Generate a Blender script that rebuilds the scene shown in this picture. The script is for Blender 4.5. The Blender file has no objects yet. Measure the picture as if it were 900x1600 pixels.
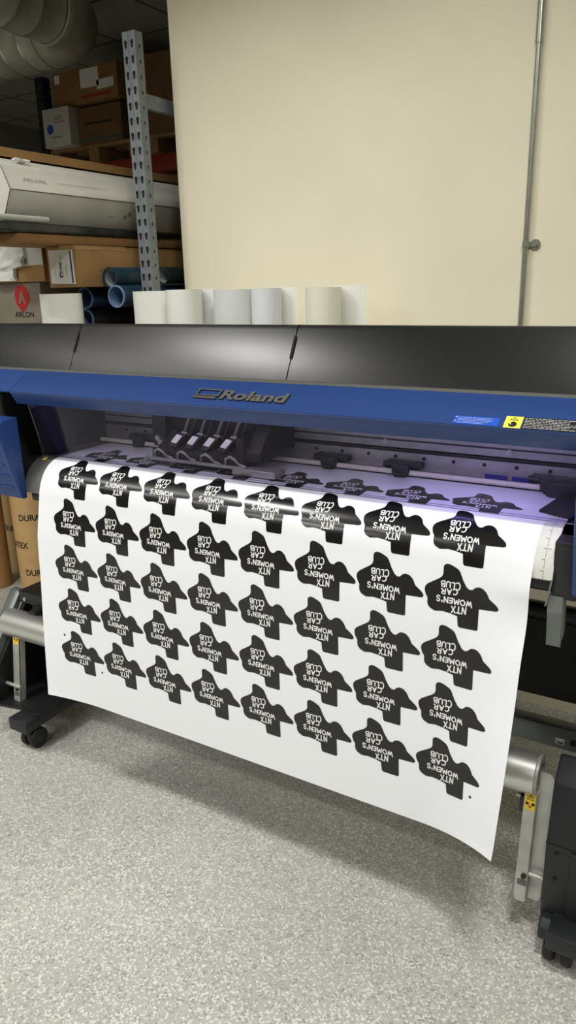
import bpy, bmesh, math, random
from mathutils import Vector, Matrix
random.seed(7)
PI = math.pi
C = bpy.context.scene.collection

# ------------------------------------------------------------------ materials
def s2l(c):
    return tuple(((v/255.0)/12.92 if v/255.0 <= 0.04045 else ((v/255.0+0.055)/1.055)**2.4) for v in c) + (1.0,)

def mat(name, rgb, rough=0.5, metal=0.0, spec=0.5, noise=0.0, nscale=40.0, bump=0.0, bscale=200.0, coat=0.0):
    m = bpy.data.materials.new(name); m.use_nodes = True
    nt = m.node_tree; b = nt.nodes['Principled BSDF']
    b.inputs['Base Color'].default_value = s2l(rgb)
    b.inputs['Roughness'].default_value = rough
    b.inputs['Metallic'].default_value = metal
    b.inputs['Specular IOR Level'].default_value = spec
    if coat: b.inputs['Coat Weight'].default_value = coat
    if noise or bump:
        tc = nt.nodes.new('ShaderNodeTexCoord')
    if noise:
        n = nt.nodes.new('ShaderNodeTexNoise'); n.inputs['Scale'].default_value = nscale; n.inputs['Detail'].default_value = 6
        nt.links.new(tc.outputs['Object'], n.inputs['Vector'])
        r = nt.nodes.new('ShaderNodeValToRGB')
        a = s2l(tuple(max(0, v*(1-noise)) for v in rgb)); c = s2l(tuple(min(255, v*(1+noise)) for v in rgb))
        r.color_ramp.elements[0].position = 0.3; r.color_ramp.elements[0].color = a
        r.color_ramp.elements[1].position = 0.7; r.color_ramp.elements[1].color = c
        nt.links.new(n.outputs['Fac'], r.inputs['Fac']); nt.links.new(r.outputs['Color'], b.inputs['Base Color'])
    if bump:
        n2 = nt.nodes.new('ShaderNodeTexNoise'); n2.inputs['Scale'].default_value = bscale; n2.inputs['Detail'].default_value = 4
        nt.links.new(tc.outputs['Object'], n2.inputs['Vector'])
        bm_ = nt.nodes.new('ShaderNodeBump'); bm_.inputs['Strength'].default_value = bump; bm_.inputs['Distance'].default_value = 0.002
        nt.links.new(n2.outputs['Fac'], bm_.inputs['Height']); nt.links.new(bm_.outputs['Normal'], b.inputs['Normal'])
    return m

def floor_mat():
    m = bpy.data.materials.new('epoxy_flake_floor'); m.use_nodes = True
    nt = m.node_tree; b = nt.nodes['Principled BSDF']; N = nt.nodes.new; L = nt.links.new
    tc = N('ShaderNodeTexCoord')
    v = N('ShaderNodeTexVoronoi'); v.inputs['Scale'].default_value = 235
    nz = N('ShaderNodeTexNoise'); nz.inputs['Scale'].default_value = 60; nz.inputs['Detail'].default_value = 2
    L(tc.outputs['Object'], nz.inputs['Vector'])
    mp = N('ShaderNodeMixRGB'); mp.blend_type = 'ADD'; mp.inputs['Fac'].default_value = 0.012
    L(tc.outputs['Object'], mp.inputs['Color1']); L(nz.outputs['Color'], mp.inputs['Color2'])
    L(mp.outputs['Color'], v.inputs['Vector'])
    sx = N('ShaderNodeSeparateColor'); L(v.outputs['Color'], sx.inputs['Color'])
    # density of flakes varies over the floor
    n = N('ShaderNodeTexNoise'); n.inputs['Scale'].default_value = 3.5; n.inputs['Detail'].default_value = 3
    L(tc.outputs['Object'], n.inputs['Vector'])
    ad = N('ShaderNodeMath'); ad.operation = 'MULTIPLY_ADD'; ad.inputs[1].default_value = 0.55; ad.inputs[2].default_value = -0.27
    L(n.outputs['Fac'], ad.inputs[0])
    a2 = N('ShaderNodeMath'); a2.operation = 'ADD'
    L(sx.outputs[0], a2.inputs[0]); L(ad.outputs[0], a2.inputs[1])
    r = N('ShaderNodeValToRGB'); r.color_ramp.interpolation = 'CONSTANT'
    e = r.color_ramp.elements; e[0].position = 0.0; e[0].color = s2l((152, 152, 147)); e[1].position = 0.12; e[1].color = s2l((176, 176, 171))
    x = e.new(0.55); x.color = s2l((182, 182, 177)); x = e.new(0.72); x.color = s2l((216, 216, 209)); x = e.new(0.9); x.color = s2l((192, 191, 184))
    L(a2.outputs[0], r.inputs['Fac'])
    # broad tone
    n3 = N('ShaderNodeTexNoise'); n3.inputs['Scale'].default_value = 1.3; n3.inputs['Detail'].default_value = 4
    L(tc.outputs['Object'], n3.inputs['Vector'])
    r3 = N('ShaderNodeValToRGB'); r3.color_ramp.elements[0].color = (0.86, 0.86, 0.85, 1); r3.color_ramp.elements[1].color = (1, 1, 1, 1)
    r3.color_ramp.elements[0].position = .3; r3.color_ramp.elements[1].position = .65
    L(n3.outputs['Fac'], r3.inputs['Fac'])
    mu = N('ShaderNodeMixRGB'); mu.blend_type = 'MULTIPLY'; mu.inputs['Fac'].default_value = 1
    L(r.outputs['Color'], mu.inputs['Color1']); L(r3.outputs['Color'], mu.inputs['Color2'])
    # dark specks of grit
    v2 = N('ShaderNodeTexVoronoi'); v2.inputs['Scale'].default_value = 22; L(tc.outputs['Object'], v2.inputs['Vector'])
    lt = N('ShaderNodeMath'); lt.operation = 'LESS_THAN'; lt.inputs[1].default_value = 0.055; L(v2.outputs['Distance'], lt.inputs[0])
    sc2 = N('ShaderNodeSeparateColor'); L(v2.outputs['Color'], sc2.inputs['Color'])
    gt = N('ShaderNodeMath'); gt.operation = 'GREATER_THAN'; gt.inputs[1].default_value = 0.9; L(sc2.outputs[0], gt.inputs[0])
    an = N('ShaderNodeMath'); an.operation = 'MULTIPLY'; L(lt.outputs[0], an.inputs[0]); L(gt.outputs[0], an.inputs[1])
    mx = N('ShaderNodeMixRGB'); L(an.outputs[0], mx.inputs['Fac']); L(mu.outputs['Color'], mx.inputs['Color1']); mx.inputs['Color2'].default_value = s2l((70, 68, 62))
    L(mx.outputs['Color'], b.inputs['Base Color'])
    b.inputs['Roughness'].default_value = 0.38
    bp = N('ShaderNodeBump'); bp.inputs['Strength'].default_value = 0.12; bp.inputs['Distance'].default_value = 0.002
    L(sx.outputs[0], bp.inputs['Height']); L(bp.outputs['Normal'], b.inputs['Normal'])
    return m

def tile_ceiling_mat():
    m = bpy.data.materials.new('ceiling_tiles'); m.use_nodes = True
    nt = m.node_tree; b = nt.nodes['Principled BSDF']; N = nt.nodes.new; L = nt.links.new
    tc = N('ShaderNodeTexCoord')
    br = N('ShaderNodeTexBrick'); br.offset = 0; br.squash = 1
    br.inputs['Scale'].default_value = 1.0; br.inputs['Brick Width'].default_value = 0.6; br.inputs['Row Height'].default_value = 0.6
    br.inputs['Mortar Size'].default_value = 0.012; br.inputs['Mortar Smooth'].default_value = 0.0
    br.inputs['Color1'].default_value = s2l((176, 174, 160)); br.inputs['Color2'].default_value = s2l((166, 164, 150)); br.inputs['Mortar'].default_value = s2l((104, 103, 94))
    L(tc.outputs['Object'], br.inputs['Vector']); L(br.outputs['Color'], b.inputs['Base Color'])
    b.inputs['Roughness'].default_value = 0.9
    return m

def acrylic_mat():
    m = bpy.data.materials.new('tinted_acrylic'); m.use_nodes = True
    nt = m.node_tree; N = nt.nodes.new; L = nt.links.new
    nt.nodes.remove(nt.nodes['Principled BSDF'])
    t = N('ShaderNodeBsdfTransparent'); t.inputs['Color'].default_value = (0.83, 0.81, 0.90, 1)
    g = N('ShaderNodeBsdfGlossy'); g.inputs['Roughness'].default_value = 0.03; g.inputs['Color'].default_value = (0.9, 0.9, 0.95, 1)
    f = N('ShaderNodeFresnel'); f.inputs['IOR'].default_value = 1.16
    mx = N('ShaderNodeMixShader'); L(f.outputs[0], mx.inputs[0]); L(t.outputs[0], mx.inputs[1]); L(g.outputs[0], mx.inputs[2])
    L(mx.outputs[0], nt.nodes['Material Output'].inputs['Surface'])
    return m

M = {}
M['floor'] = floor_mat()
M['ceiling'] = tile_ceiling_mat()
M['cream'] = mat('cream_wall_paint', (236, 229, 204), 0.75, noise=0.015, nscale=3, bump=0.05, bscale=90)
M['storewall'] = mat('grey_storage_wall', (150, 148, 136), 0.85, noise=0.05, nscale=2)
M['black'] = mat('matte_black_cover', (13, 14, 14), 0.30, bump=0.03, bscale=900)
M['blackin'] = mat('black_plastic_interior', (18, 18, 20), 0.6)
M['blackm'] = mat('black_painted_steel', (27, 27, 29), 0.45, noise=0.1, nscale=20)
M['blackpl'] = mat('black_blue_plastic', (28, 30, 34), 0.5)
M['rubber'] = mat('black_rubber', (20, 20, 20), 0.6)
M['blue'] = mat('blue_painted_cover', (34, 63, 121), 0.42)
M['blueshade'] = mat('blue_cover_in_shade', (34, 58, 110), 0.42)  # cover blue darkened for the shade on the lip, unused
M['trimgrey'] = mat('grey_trim', (88, 88, 84), 0.45)
M['platen'] = mat('platen_metal', (128, 128, 128), 0.35, 0.6, noise=0.05, nscale=60)
M['whitestrip'] = mat('white_platen_strip', (205, 205, 200), 0.5, noise=0.03, nscale=30)
M['linemark'] = mat('grey_ruler_ink', (120, 120, 116), 0.6)
M['vinyl'] = mat('white_vinyl', (234, 236, 241), 0.13, spec=0.5)
M['ink'] = mat('black_ink', (18, 18, 19), 0.2)
M['acrylic'] = acrylic_mat()
M['alu'] = mat('brushed_aluminium', (190, 189, 184), 0.36, 0.7, noise=0.06, nscale=30)
M['alud'] = mat('dull_aluminium', (165, 165, 160), 0.45, 0.45, noise=0.06, nscale=30)
M['shaft'] = mat('ivory_shaft', (215, 208, 190), 0.3)
M['steel'] = mat('zinc_steel', (182, 184, 178), 0.38, 0.55, noise=0.05, nscale=25)
M['tube'] = mat('silver_tube', (214, 214, 210), 0.36, 0.85)
M['beam'] = mat('grey_painted_steel', (112, 117, 114), 0.38, 0.3, noise=0.04, nscale=20)
M['chrome'] = mat('chrome_letters', (165, 163, 155), 0.3, 0.8)
M['hole'] = mat('dark_hole', (12, 12, 12), 0.8)
M['yellow'] = mat('yellow_label', (238, 226, 84), 0.5)
M['yellow2'] = mat('amber_label', (232, 196, 30), 0.5)
M['lblblue'] = mat('blue_label', (28, 84, 190), 0.45)
M['lblblue2'] = mat('deep_blue_label', (40, 48, 130), 0.45)
M['lblblack'] = mat('black_label', (22, 22, 24), 0.45)
M['txtwhite'] = mat('white_print', (225, 225, 225), 0.5)
M['txtblack'] = mat('black_print', (30, 28, 26), 0.6)
M['txtnavy'] = mat('navy_print', (28, 40, 92), 0.6)
M['txtgrey'] = mat('grey_print', (150, 148, 140), 0.6)
M['red'] = mat('red_print', (170, 36, 26), 0.6)
M['peach'] = mat('faded_orange_print', (214, 190, 170), 0.6)
M['galv'] = mat('galvanised_conduit', (176, 178, 168), 0.3, 0.8, noise=0.05, nscale=30)
M['duct'] = mat('galvanised_duct', (190, 188, 174), 0.36, 0.3, noise=0.1, nscale=6)
M['rack'] = mat('grey_blue_rack_paint', (122, 128, 132), 0.5, 0.2, noise=0.06, nscale=40)
M['rackdark'] = mat('dark_navy_rack_paint', (34, 38, 46), 0.5)
M['rackred'] = mat('red_rack_beam_paint', (150, 48, 26), 0.5)
M['card'] = mat('brown_cardboard', (142, 106, 62), 0.85, noise=0.06, nscale=8)
M['card2'] = mat('tan_cardboard', (160, 124, 78), 0.85, noise=0.06, nscale=8)
M['card3'] = mat('dull_cardboard', (116, 86, 52), 0.9, noise=0.08, nscale=8)
M['core'] = mat('kraft_core', (196, 160, 108), 0.6, noise=0.04, nscale=10)
M['greycard'] = mat('grey_brown_carton', (128, 120, 106), 0.85, noise=0.04, nscale=8)
M['whitecard'] = mat('white_carton', (205, 203, 194), 0.7, noise=0.03, nscale=6)
M['paper'] = mat('white_paper', (225, 224, 218), 0.7)
M['wood'] = mat('pale_pallet_wood', (150, 118, 78), 0.85, noise=0.12, nscale=12)
M['wrap'] = mat('black_plastic_wrap', (40, 43, 42), 0.25, noise=0.25, nscale=18, bump=0.6, bscale=40)
M['rod'] = mat('pale_grey_rod', (180, 184, 178), 0.5)
M['rollblue'] = mat('dark_blue_film', (30, 48, 84), 0.4)
M['rollteal'] = mat('dark_teal_film', (30, 56, 72), 0.4)
M['rollblk'] = mat('near_black_film', (24, 27, 34), 0.4)
M['rollgrn'] = mat('dark_green_film', (28, 44, 40), 0.4)
M['coreblue'] = mat('pale_blue_core', (108, 132, 164), 0.6)
M['coregrey'] = mat('pale_grey_core', (150, 160, 162), 0.6)
M['film1'] = mat('white_film', (236, 236, 228), 0.4)
M['film2'] = mat('bluish_white_film', (224, 227, 230), 0.4)
M['film3'] = mat('grey_white_film', (216, 219, 216), 0.4)
M['film4'] = mat('greenish_film', (232, 231, 212), 0.35)
M['bag'] = mat('white_plastic_bag', (224, 224, 220), 0.3, bump=0.3, bscale=30)

# ------------------------------------------------------------------ geometry helpers
class G:
    def __init__(s): s.bm = bmesh.new(); s.mi = 0
    def _merge(s, b, bev=0, seg=2):
        if bev:
            bmesh.ops.recalc_face_normals(b, faces=b.faces)
            ed = [e for e in b.edges if len(e.link_faces) == 2 and e.calc_face_angle(0) > 0.5]
            bmesh.ops.bevel(b, geom=ed, offset=bev, offset_type='OFFSET', segments=seg, profile=0.5, affect='EDGES', clamp_overlap=True)
        mp = {v: s.bm.verts.new(v.co) for v in b.verts}
        for f in b.faces:
            try:
                nf = s.bm.faces.new([mp[v] for v in f.verts]); nf.material_index = s.mi
            except ValueError: pass
        b.free()
    def prism(s, poly, axis, a0, a1, bev=0, seg=2):
        """poly in the two other axes (in x,y,z order), extruded along axis from a0 to a1"""
        b = bmesh.new()
        def P(p, a):
            return {'x': (a, p[0], p[1]), 'y': (p[0], a, p[1]), 'z': (p[0], p[1], a)}[axis]
        v0 = [b.verts.new(P(p, a0)) for p in poly]; v1 = [b.verts.new(P(p, a1)) for p in poly]
        n = len(poly)
        b.faces.new(v0); b.faces.new(v1[::-1])
        for i in range(n): b.faces.new([v0[i], v0[(i+1) % n], v1[(i+1) % n], v1[i]])
        bmesh.ops.recalc_face_normals(b, faces=b.faces)
        s._merge(b, bev, seg); return s
    def box(s, x0, x1, y0, y1, z0, z1, bev=0, seg=2):
        return s.prism([(x0, y0), (x1, y0), (x1, y1), (x0, y1)], 'z', z0, z1, bev, seg)
    def obox(s, c, ax, ay, az, bev=0):
        b = bmesh.new(); c = Vector(c); ax = Vector(ax); ay = Vector(ay); az = Vector(az)
        vs = [b.verts.new(c+i*ax+j*ay+k*az) for i in (-1, 1) for j in (-1, 1) for k in (-1, 1)]
        for q in ((0, 1, 3, 2), (4, 6, 7, 5), (0, 4, 5, 1), (2, 3, 7, 6), (0, 2, 6, 4), (1, 5, 7, 3)): b.faces.new([vs[i] for i in q])
        bmesh.ops.recalc_face_normals(b, faces=b.faces)
        s._merge(b, bev); return s
    def _rings(s, rings, cap0=True, cap1=True):
        vs = [[s.bm.verts.new(p) for p in r] for r in rings]; n = len(rings[0])
        for a, b_ in zip(vs, vs[1:]):
            for i in range(n):
                f = s.bm.faces.new([a[i], a[(i+1) % n], b_[(i+1) % n], b_[i]]); f.material_index = s.mi
        if cap0: f = s.bm.faces.new(vs[0][::-1]); f.material_index = s.mi
        if cap1: f = s.bm.faces.new(vs[-1]); f.material_index = s.mi
    @staticmethod
    def _frame(d):
        d = Vector(d).normalized(); u = Vector((0, 0, 1)) if abs(d.z) < 0.9 else Vector((1, 0, 0))
        a = d.cross(u).normalized(); return a, d.cross(a).normalized() * -1 if False else a.cross(d).normalized()
    def cyl(s, p0, p1, r, seg=24, r1=None, chamfer=0):
        p0 = Vector(p0); p1 = Vector(p1); d = (p1-p0).normalized(); a, b = s._frame(d)
        r1 = r if r1 is None else r1
        def ring(c, rr): return [c+(a*math.cos(t)+b*math.sin(t))*rr for t in [2*PI*i/seg for i in range(seg)]]
        if chamfer:
            s._rings([ring(p0, r-chamfer), ring(p0+d*chamfer, r), ring(p1-d*chamfer, r1), ring(p1, r1-chamfer)])
        else: s._rings([ring(p0, r), ring(p1, r1)])
        return s
    def pipe(s, p0, p1, ro, ri, seg=28, mi_in=None):
        p0 = Vector(p0); p1 = Vector(p1); d = (p1-p0).normalized(); a, b = s._frame(d)
        def ring(c, rr): return [s.bm.verts.new(c+(a*math.cos(t)+b*math.sin(t))*rr) for t in [2*PI*i/seg for i in range(seg)]]
        R = [ring(p0, ri), ring(p0, ro), ring(p1, ro), ring(p1, ri)]
        m0 = s.mi
        for k in range(4):
            A, B = R[k], R[(k+1) % 4]
            for i in range(seg):
                f = s.bm.faces.new([A[i], A[(i+1) % seg], B[(i+1) % seg], B[i]]); f.material_index = mi_in if (k in (0, 2, 3) and mi_in is not None) else m0
        return s
    def sweep(s, pts, r, seg=12, caps=True):
        pts = [Vector(p) for p in pts]; rings = []; pa = None
        for i, p in enumerate(pts):
            d = (pts[min(i+1, len(pts)-1)]-pts[max(i-1, 0)]).normalized()
            if pa is None: a, b = s._frame(d)
            else:
                a = (pa-d*pa.dot(d)).normalized(); b = d.cross(a)
            if pa is None: b = d.cross(a)
            pa = a
            rr = r(i) if callable(r) else r
            rings.append([p+(a*math.cos(t)+b*math.sin(t))*rr for t in [2*PI*k/seg for k in range(seg)]])
        s._rings(rings, caps, caps); return s
    def quad(s, a, b, c, d):
        f = s.bm.faces.new([s.bm.verts.new(p) for p in (a, b, c, d)]); f.material_index = s.mi; return s
    def build(s, name, mats, parent=None, origin=None, smooth=35):
        bmesh.ops.recalc_face_normals(s.bm, faces=s.bm.faces)
        return s.raw(name, mats, parent, origin, smooth)
    def raw(s, name, mats, parent=None, origin=None, smooth=35):
        if parent is not None:
            r = parent
            while r.parent: r = r.parent
            o = Vector(r.location)
        else:
            if origin is None:
                xs = [v.co for v in s.bm.verts]
                o = Vector(((min(v.x for v in xs)+max(v.x for v in xs))/2, (min(v.y for v in xs)+max(v.y for v in xs))/2, min(v.z for v in xs)))
            else: o = Vector(origin)
        for v in s.bm.verts: v.co -= o
        me = bpy.data.meshes.new(name); s.bm.to_mesh(me); s.bm.free()
        for m in (mats if isinstance(mats, (list, tuple)) else [mats]): me.materials.append(M[m])
        if smooth:
            me.polygons.foreach_set('use_smooth', [True]*len(me.polygons)); me.set_sharp_from_angle(angle=math.radians(smooth))
        ob = bpy.data.objects.new(name, me); C.objects.link(ob)
        if parent is not None: ob.parent = parent
        else: ob.location = o
        return ob

def tag(o, label=None, cat=None, group=None, kind=None):
    if label: o['label'] = label
    if cat: o['category'] = cat
    if group: o['group'] = group
    if kind: o['kind'] = kind
    return o
def empty(name, loc, label, cat, group=None):
    o = bpy.data.objects.new(name, None); C.objects.link(o); o.location = loc; o.empty_display_size = 0.1
    bpy.context.view_layer.update()
    return tag(o, label, cat, group)

def text_polys(body, size, bold=0.0, spacing=1.0, align='LEFT'):
    """2D mesh of a line of text: list of verts and faces"""
    cu = bpy.data.curves.new('txt', 'FONT'); cu.body = body; cu.size = size; cu.offset = bold; cu.space_character = spacing; cu.align_x = align
    cu.resolution_u = 3; cu.fill_mode = 'FRONT'
    ob = bpy.data.objects.new('txt', cu); C.objects.link(ob)
    dg = bpy.context.evaluated_depsgraph_get(); dg.update()
    me = bpy.data.meshes.new_from_object(ob.evaluated_get(dg))
    vs = [tuple(v.co) for v in me.vertices]; fs = [tuple(p.vertices) for p in me.polygons]
    bpy.data.objects.remove(ob); bpy.data.curves.remove(cu); bpy.data.meshes.remove(me)
    return vs, fs
def add_text(g, body, size, fn, bold=0.0, spacing=1.0, align='LEFT', sx=1.0, depth=0, back=None, fit=None):
    """fn(x,y,h)->world point. fit=(w,h): stretch the text to that box from its lower left"""
    vs, fs = text_polys(body, size, bold, spacing, align)
    if fit:
        x0 = min(v[0] for v in vs); x1 = max(v[0] for v in vs); y0 = min(v[1] for v in vs); y1 = max(v[1] for v in vs)
        vs = [((v[0]-x0)/(x1-x0)*fit[0], (v[1]-y0)/(y1-y0)*fit[1], 0) for v in vs]
    else: vs = [(v[0]*sx, v[1], 0) for v in vs]
    top = [g.bm.verts.new(fn(v[0], v[1], depth)) for v in vs]
    cnt = {}
    for f in fs:
        try:
            nf = g.bm.faces.new([top[i] for i in f]); nf.material_index = g.mi
        except ValueError: continue
        for a, b in zip(f, f[1:]+f[:1]): cnt[(a, b)] = 1
    if depth:
        bot = [g.bm.verts.new(fn(v[0], v[1], 0)) for v in vs]
        for (a, b) in cnt:
            if (b, a) not in cnt:
                nf = g.bm.faces.new([top[b], top[a], bot[a], bot[b]]); nf.material_index = g.mi if back is None else back

def lines_block(g, fn, w, h, rows, fill=0.55, ragged=0.25):
    """rows of small print as thin dashes"""
    rh = h/rows
    for r in range(rows):
        y = h-(r+0.5)*rh; x = 0; L = w*(1-ragged*random.random())
        while x < L:
            d = random.uniform(0.02, 0.08)*w
            x2 = min(L, x+d)
            g.quad(fn(x, y-rh*fill/2, 0), fn(x2, y-rh*fill/2, 0), fn(x2, y+rh*fill/2, 0), fn(x, y+rh*fill/2, 0))
            x = x2+0.012*w

def poly2(g, pts, fn, h=0):
    f = g.bm.faces.new([g.bm.verts.new(fn(p[0], p[1], h)) for p in pts]); f.material_index = g.mi
    bmesh.ops.triangulate(g.bm, faces=[f])

# ------------------------------------------------------------------ the setting
def struct(o): o['kind'] = 'structure'; return o
CEIL = 3.1
struct(G().box(-6.5, 6.0, -9.0, 8.0, -0.06, 0).build('floor', 'floor'))
struct(G().box(-6.5, 6.0, -9.0, 8.0, CEIL, CEIL+0.06).build('ceiling', 'ceiling'))
WY = 2.5
struct(G().box(-1.98, 6.0, WY, WY+0.14, 0, CEIL).build('wall_back', 'cream'))
struct(G().box(-6.5, 6.0, 7.4, 7.5, 0, CEIL).build('wall_far', 'storewall'))
struct(G().box(-6.6, -6.5, -9.0, 7.5, 0, CEIL).build('wall_left', 'storewall'))
struct(G().box(6.0, 6.1, -9.0, 7.5, 0, CEIL).build('wall_right', 'cream'))
struct(G().box(-6.5, 6.0, -9.1, -9.0, 0, CEIL).build('wall_front', 'cream'))

# ------------------------------------------------------------------ sheet surface
MP = [(1.66, 1.041), (1.52, 1.041), (1.47, 1.041), (1.445, 1.039), (1.425, 1.033), (1.405, 1.022), (1.388, 1.005), (1.376, .985), (1.368, .96), (1.364, .93),
      (1.360, .90), (1.351, .8265), (1.345, .69), (1.339, .563), (1.336, .43), (1.335, .325)]
def catmull(P, n=14):
    out = []
    for i in range(len(P)-1):
        p0 = P[max(i-1, 0)]; p1 = P[i]; p2 = P[i+1]; p3 = P[min(i+2, len(P)-1)]
        for k in range(n):
            t = k/n; r = []
            for a in range(2):
                # non-uniform safe: use chord scaled tangents
                d1 = math.dist(p1, p2); d0 = math.dist(p0, p1) or d1; d2 = math.dist(p2, p3) or d1
                m1 = ((p2[a]-p0[a])/(d0+d1))*d1; m2 = ((p3[a]-p1[a])/(d1+d2))*d1
                r.append((2*t**3-3*t*t+1)*p1[a]+(t**3-2*t*t+t)*m1+(-2*t**3+3*t*t)*p2[a]+(t**3-t*t)*m2)
            out.append(tuple(r))
    out.append(P[-1]); return out
MS = catmull(MP)
# arc parameter on the coarse polyline (the prints were measured on it)
CV = [0]
for a, b in zip(MP, MP[1:]): CV.append(CV[-1]+math.dist(a, b))
FV = []
for i in range(len(MP)-1):
    for k in range(14): FV.append(CV[i]+(CV[i+1]-CV[i])*k/14)
FV.append(CV[-1])
VMAX = CV[-1]
import bisect
def prof(v):
    v = min(max(v, 0), VMAX); i = min(max(bisect.bisect_right(FV, v)-1, 0), len(FV)-2)
    t = (v-FV[i])/(FV[i+1]-FV[i]); a, b = MS[i], MS[i+1]
    ty, tz = b[0]-a[0], b[1]-a[1]; l = math.hypot(ty, tz)
    return a[0]+ty*t, a[1]+tz*t, (tz/l, -ty/l)
XL, XR = -1.651, -0.281
def sheet(x, v, h=0.0):
    y, z, (ny, nz) = prof(v)
    if nz < 0 or ny > 0: pass
    y += ny*h; z += nz*h
    w = max(0, (v-0.30)/(VMAX-0.30))
    dl = max(0, (XL+0.20-x)/0.20); dr = max(0, (x-(XR-0.20))/0.20)
    off = dl*dl*(0.012*min(1, w*4)+0.030*w*w) + dr*dr*(0.004*min(1, w*3)+0.103*w**1.6)
    off += dr*dr*(0.007*math.exp(-((v-0.365)/0.028)**2) - 0.011*math.exp(-((v-0.45)/0.05)**2))
    y -= off
    z += dl*dl*0.018*w*w + dr*dr*0.060*w**2.2
    x2 = x + dl*dl*0.010*w*w - dr*dr*0.008*w*w
    return (x2, y, z)
# check of normal direction: must point away from the machine (towards -Y / up)
UG = [XL+0.0105*i for i in range(20)] + [XL+0.21+0.095*i for i in range(10)]
UG = UG + [UG[-1]+(XR-UG[-1])*i/30 for i in range(1, 31)]
VG = sorted(set([round(v, 5) for v in
      [i*0.02 for i in range(0, 9)] + [0.16+0.005*i for i in range(0, 48)] + [0.40+0.02*i for i in range(0, 29)] if v < VMAX] + [round(VMAX, 5)]))
bm = bmesh.new()
grid = [[bm.verts.new(sheet(u, v)) for u in UG] for v in VG]
for j in range(len(VG)-1):
    for i in range(len(UG)-1): bm.faces.new([grid[j][i], grid[j+1][i], grid[j+1][i+1], grid[j][i+1]])
# underside
grid2 = [[bm.verts.new(sheet(u, v, -0.0006)) for u in UG] for v in VG]
for j in range(len(VG)-1):
    for i in range(len(UG)-1): bm.faces.new([grid2[j][i], grid2[j][i+1], grid2[j+1][i+1], grid2[j+1][i]])
def rim(A, B):
    for k in range(len(A)-1): bm.faces.new([A[k], A[k+1], B[k+1], B[k]])
rim(grid[-1], grid2[-1]); rim([r[0] for r in grid], [r[0] for r in grid2]); rim([r[-1] for r in grid2], [r[-1] for r in grid]); rim(grid2[0], grid[0])

OUT = [(-0.0745, -0.1278), (-0.0789, -0.1249), (-0.0806, -0.1206), (-0.0802, -0.1058), (-0.0824, -0.1), (-0.088, -0.0949), (-0.1116, -0.0796), (-0.1167, -0.0732), (-0.1175, -0.0661), (-0.1149, -0.0574), (-0.1098, -0.0495), (-0.1097, -0.0412), (-0.1081, -0.0345), (-0.1034, -0.029), (-0.0933, -0.0244), (-0.0864, -0.025), (-0.0764, -0.0267), (-0.0604, -0.0253), (-0.0439, -0.0218), (-0.0415, -0.0039), (-0.0399, -0.0001), (-0.0371, 0.0012), (-0.0033, 0.001), (-0.0003, -0.0002), (0.0005, -0.0034), (-0.0009, -0.0451), (0.0337, -0.0468), (0.0374, -0.0488), (0.0381, -0.0522), (0.0359, -0.0565), (0.0312, -0.0609), (0.0183, -0.0703), (0.0148, -0.0776), (0.0112, -0.0835), (0.005, -0.089), (-0.0011, -0.0911), (-0.0076, -0.0907), (-0.0125, -0.0879), (-0.0173, -0.0827), (-0.0238, -0.0823), (-0.0295, -0.0866), (-0.0372, -0.0986), (-0.0453, -0.1159), (-0.0492, -0.1201), (-0.0553, -0.1233), (-0.0636, -0.1267), (-0.0697, -0.1281)]
TXT = {'CLUB': [(-0.0424, -0.0917), (-0.0833, -0.0908), (-0.0424, -0.0794)], 'CAR': [(-0.0473, -0.0774), (-0.0813, -0.0743), (-0.0471, -0.066)],
       "WOMEN'S": [(-0.0164, -0.0574), (-0.0899, -0.0583), (-0.0158, -0.0456)], 'NTX': [(-0.027, -0.0433), (-0.0568, -0.0411), (-0.0269, -0.0292)]}
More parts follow.
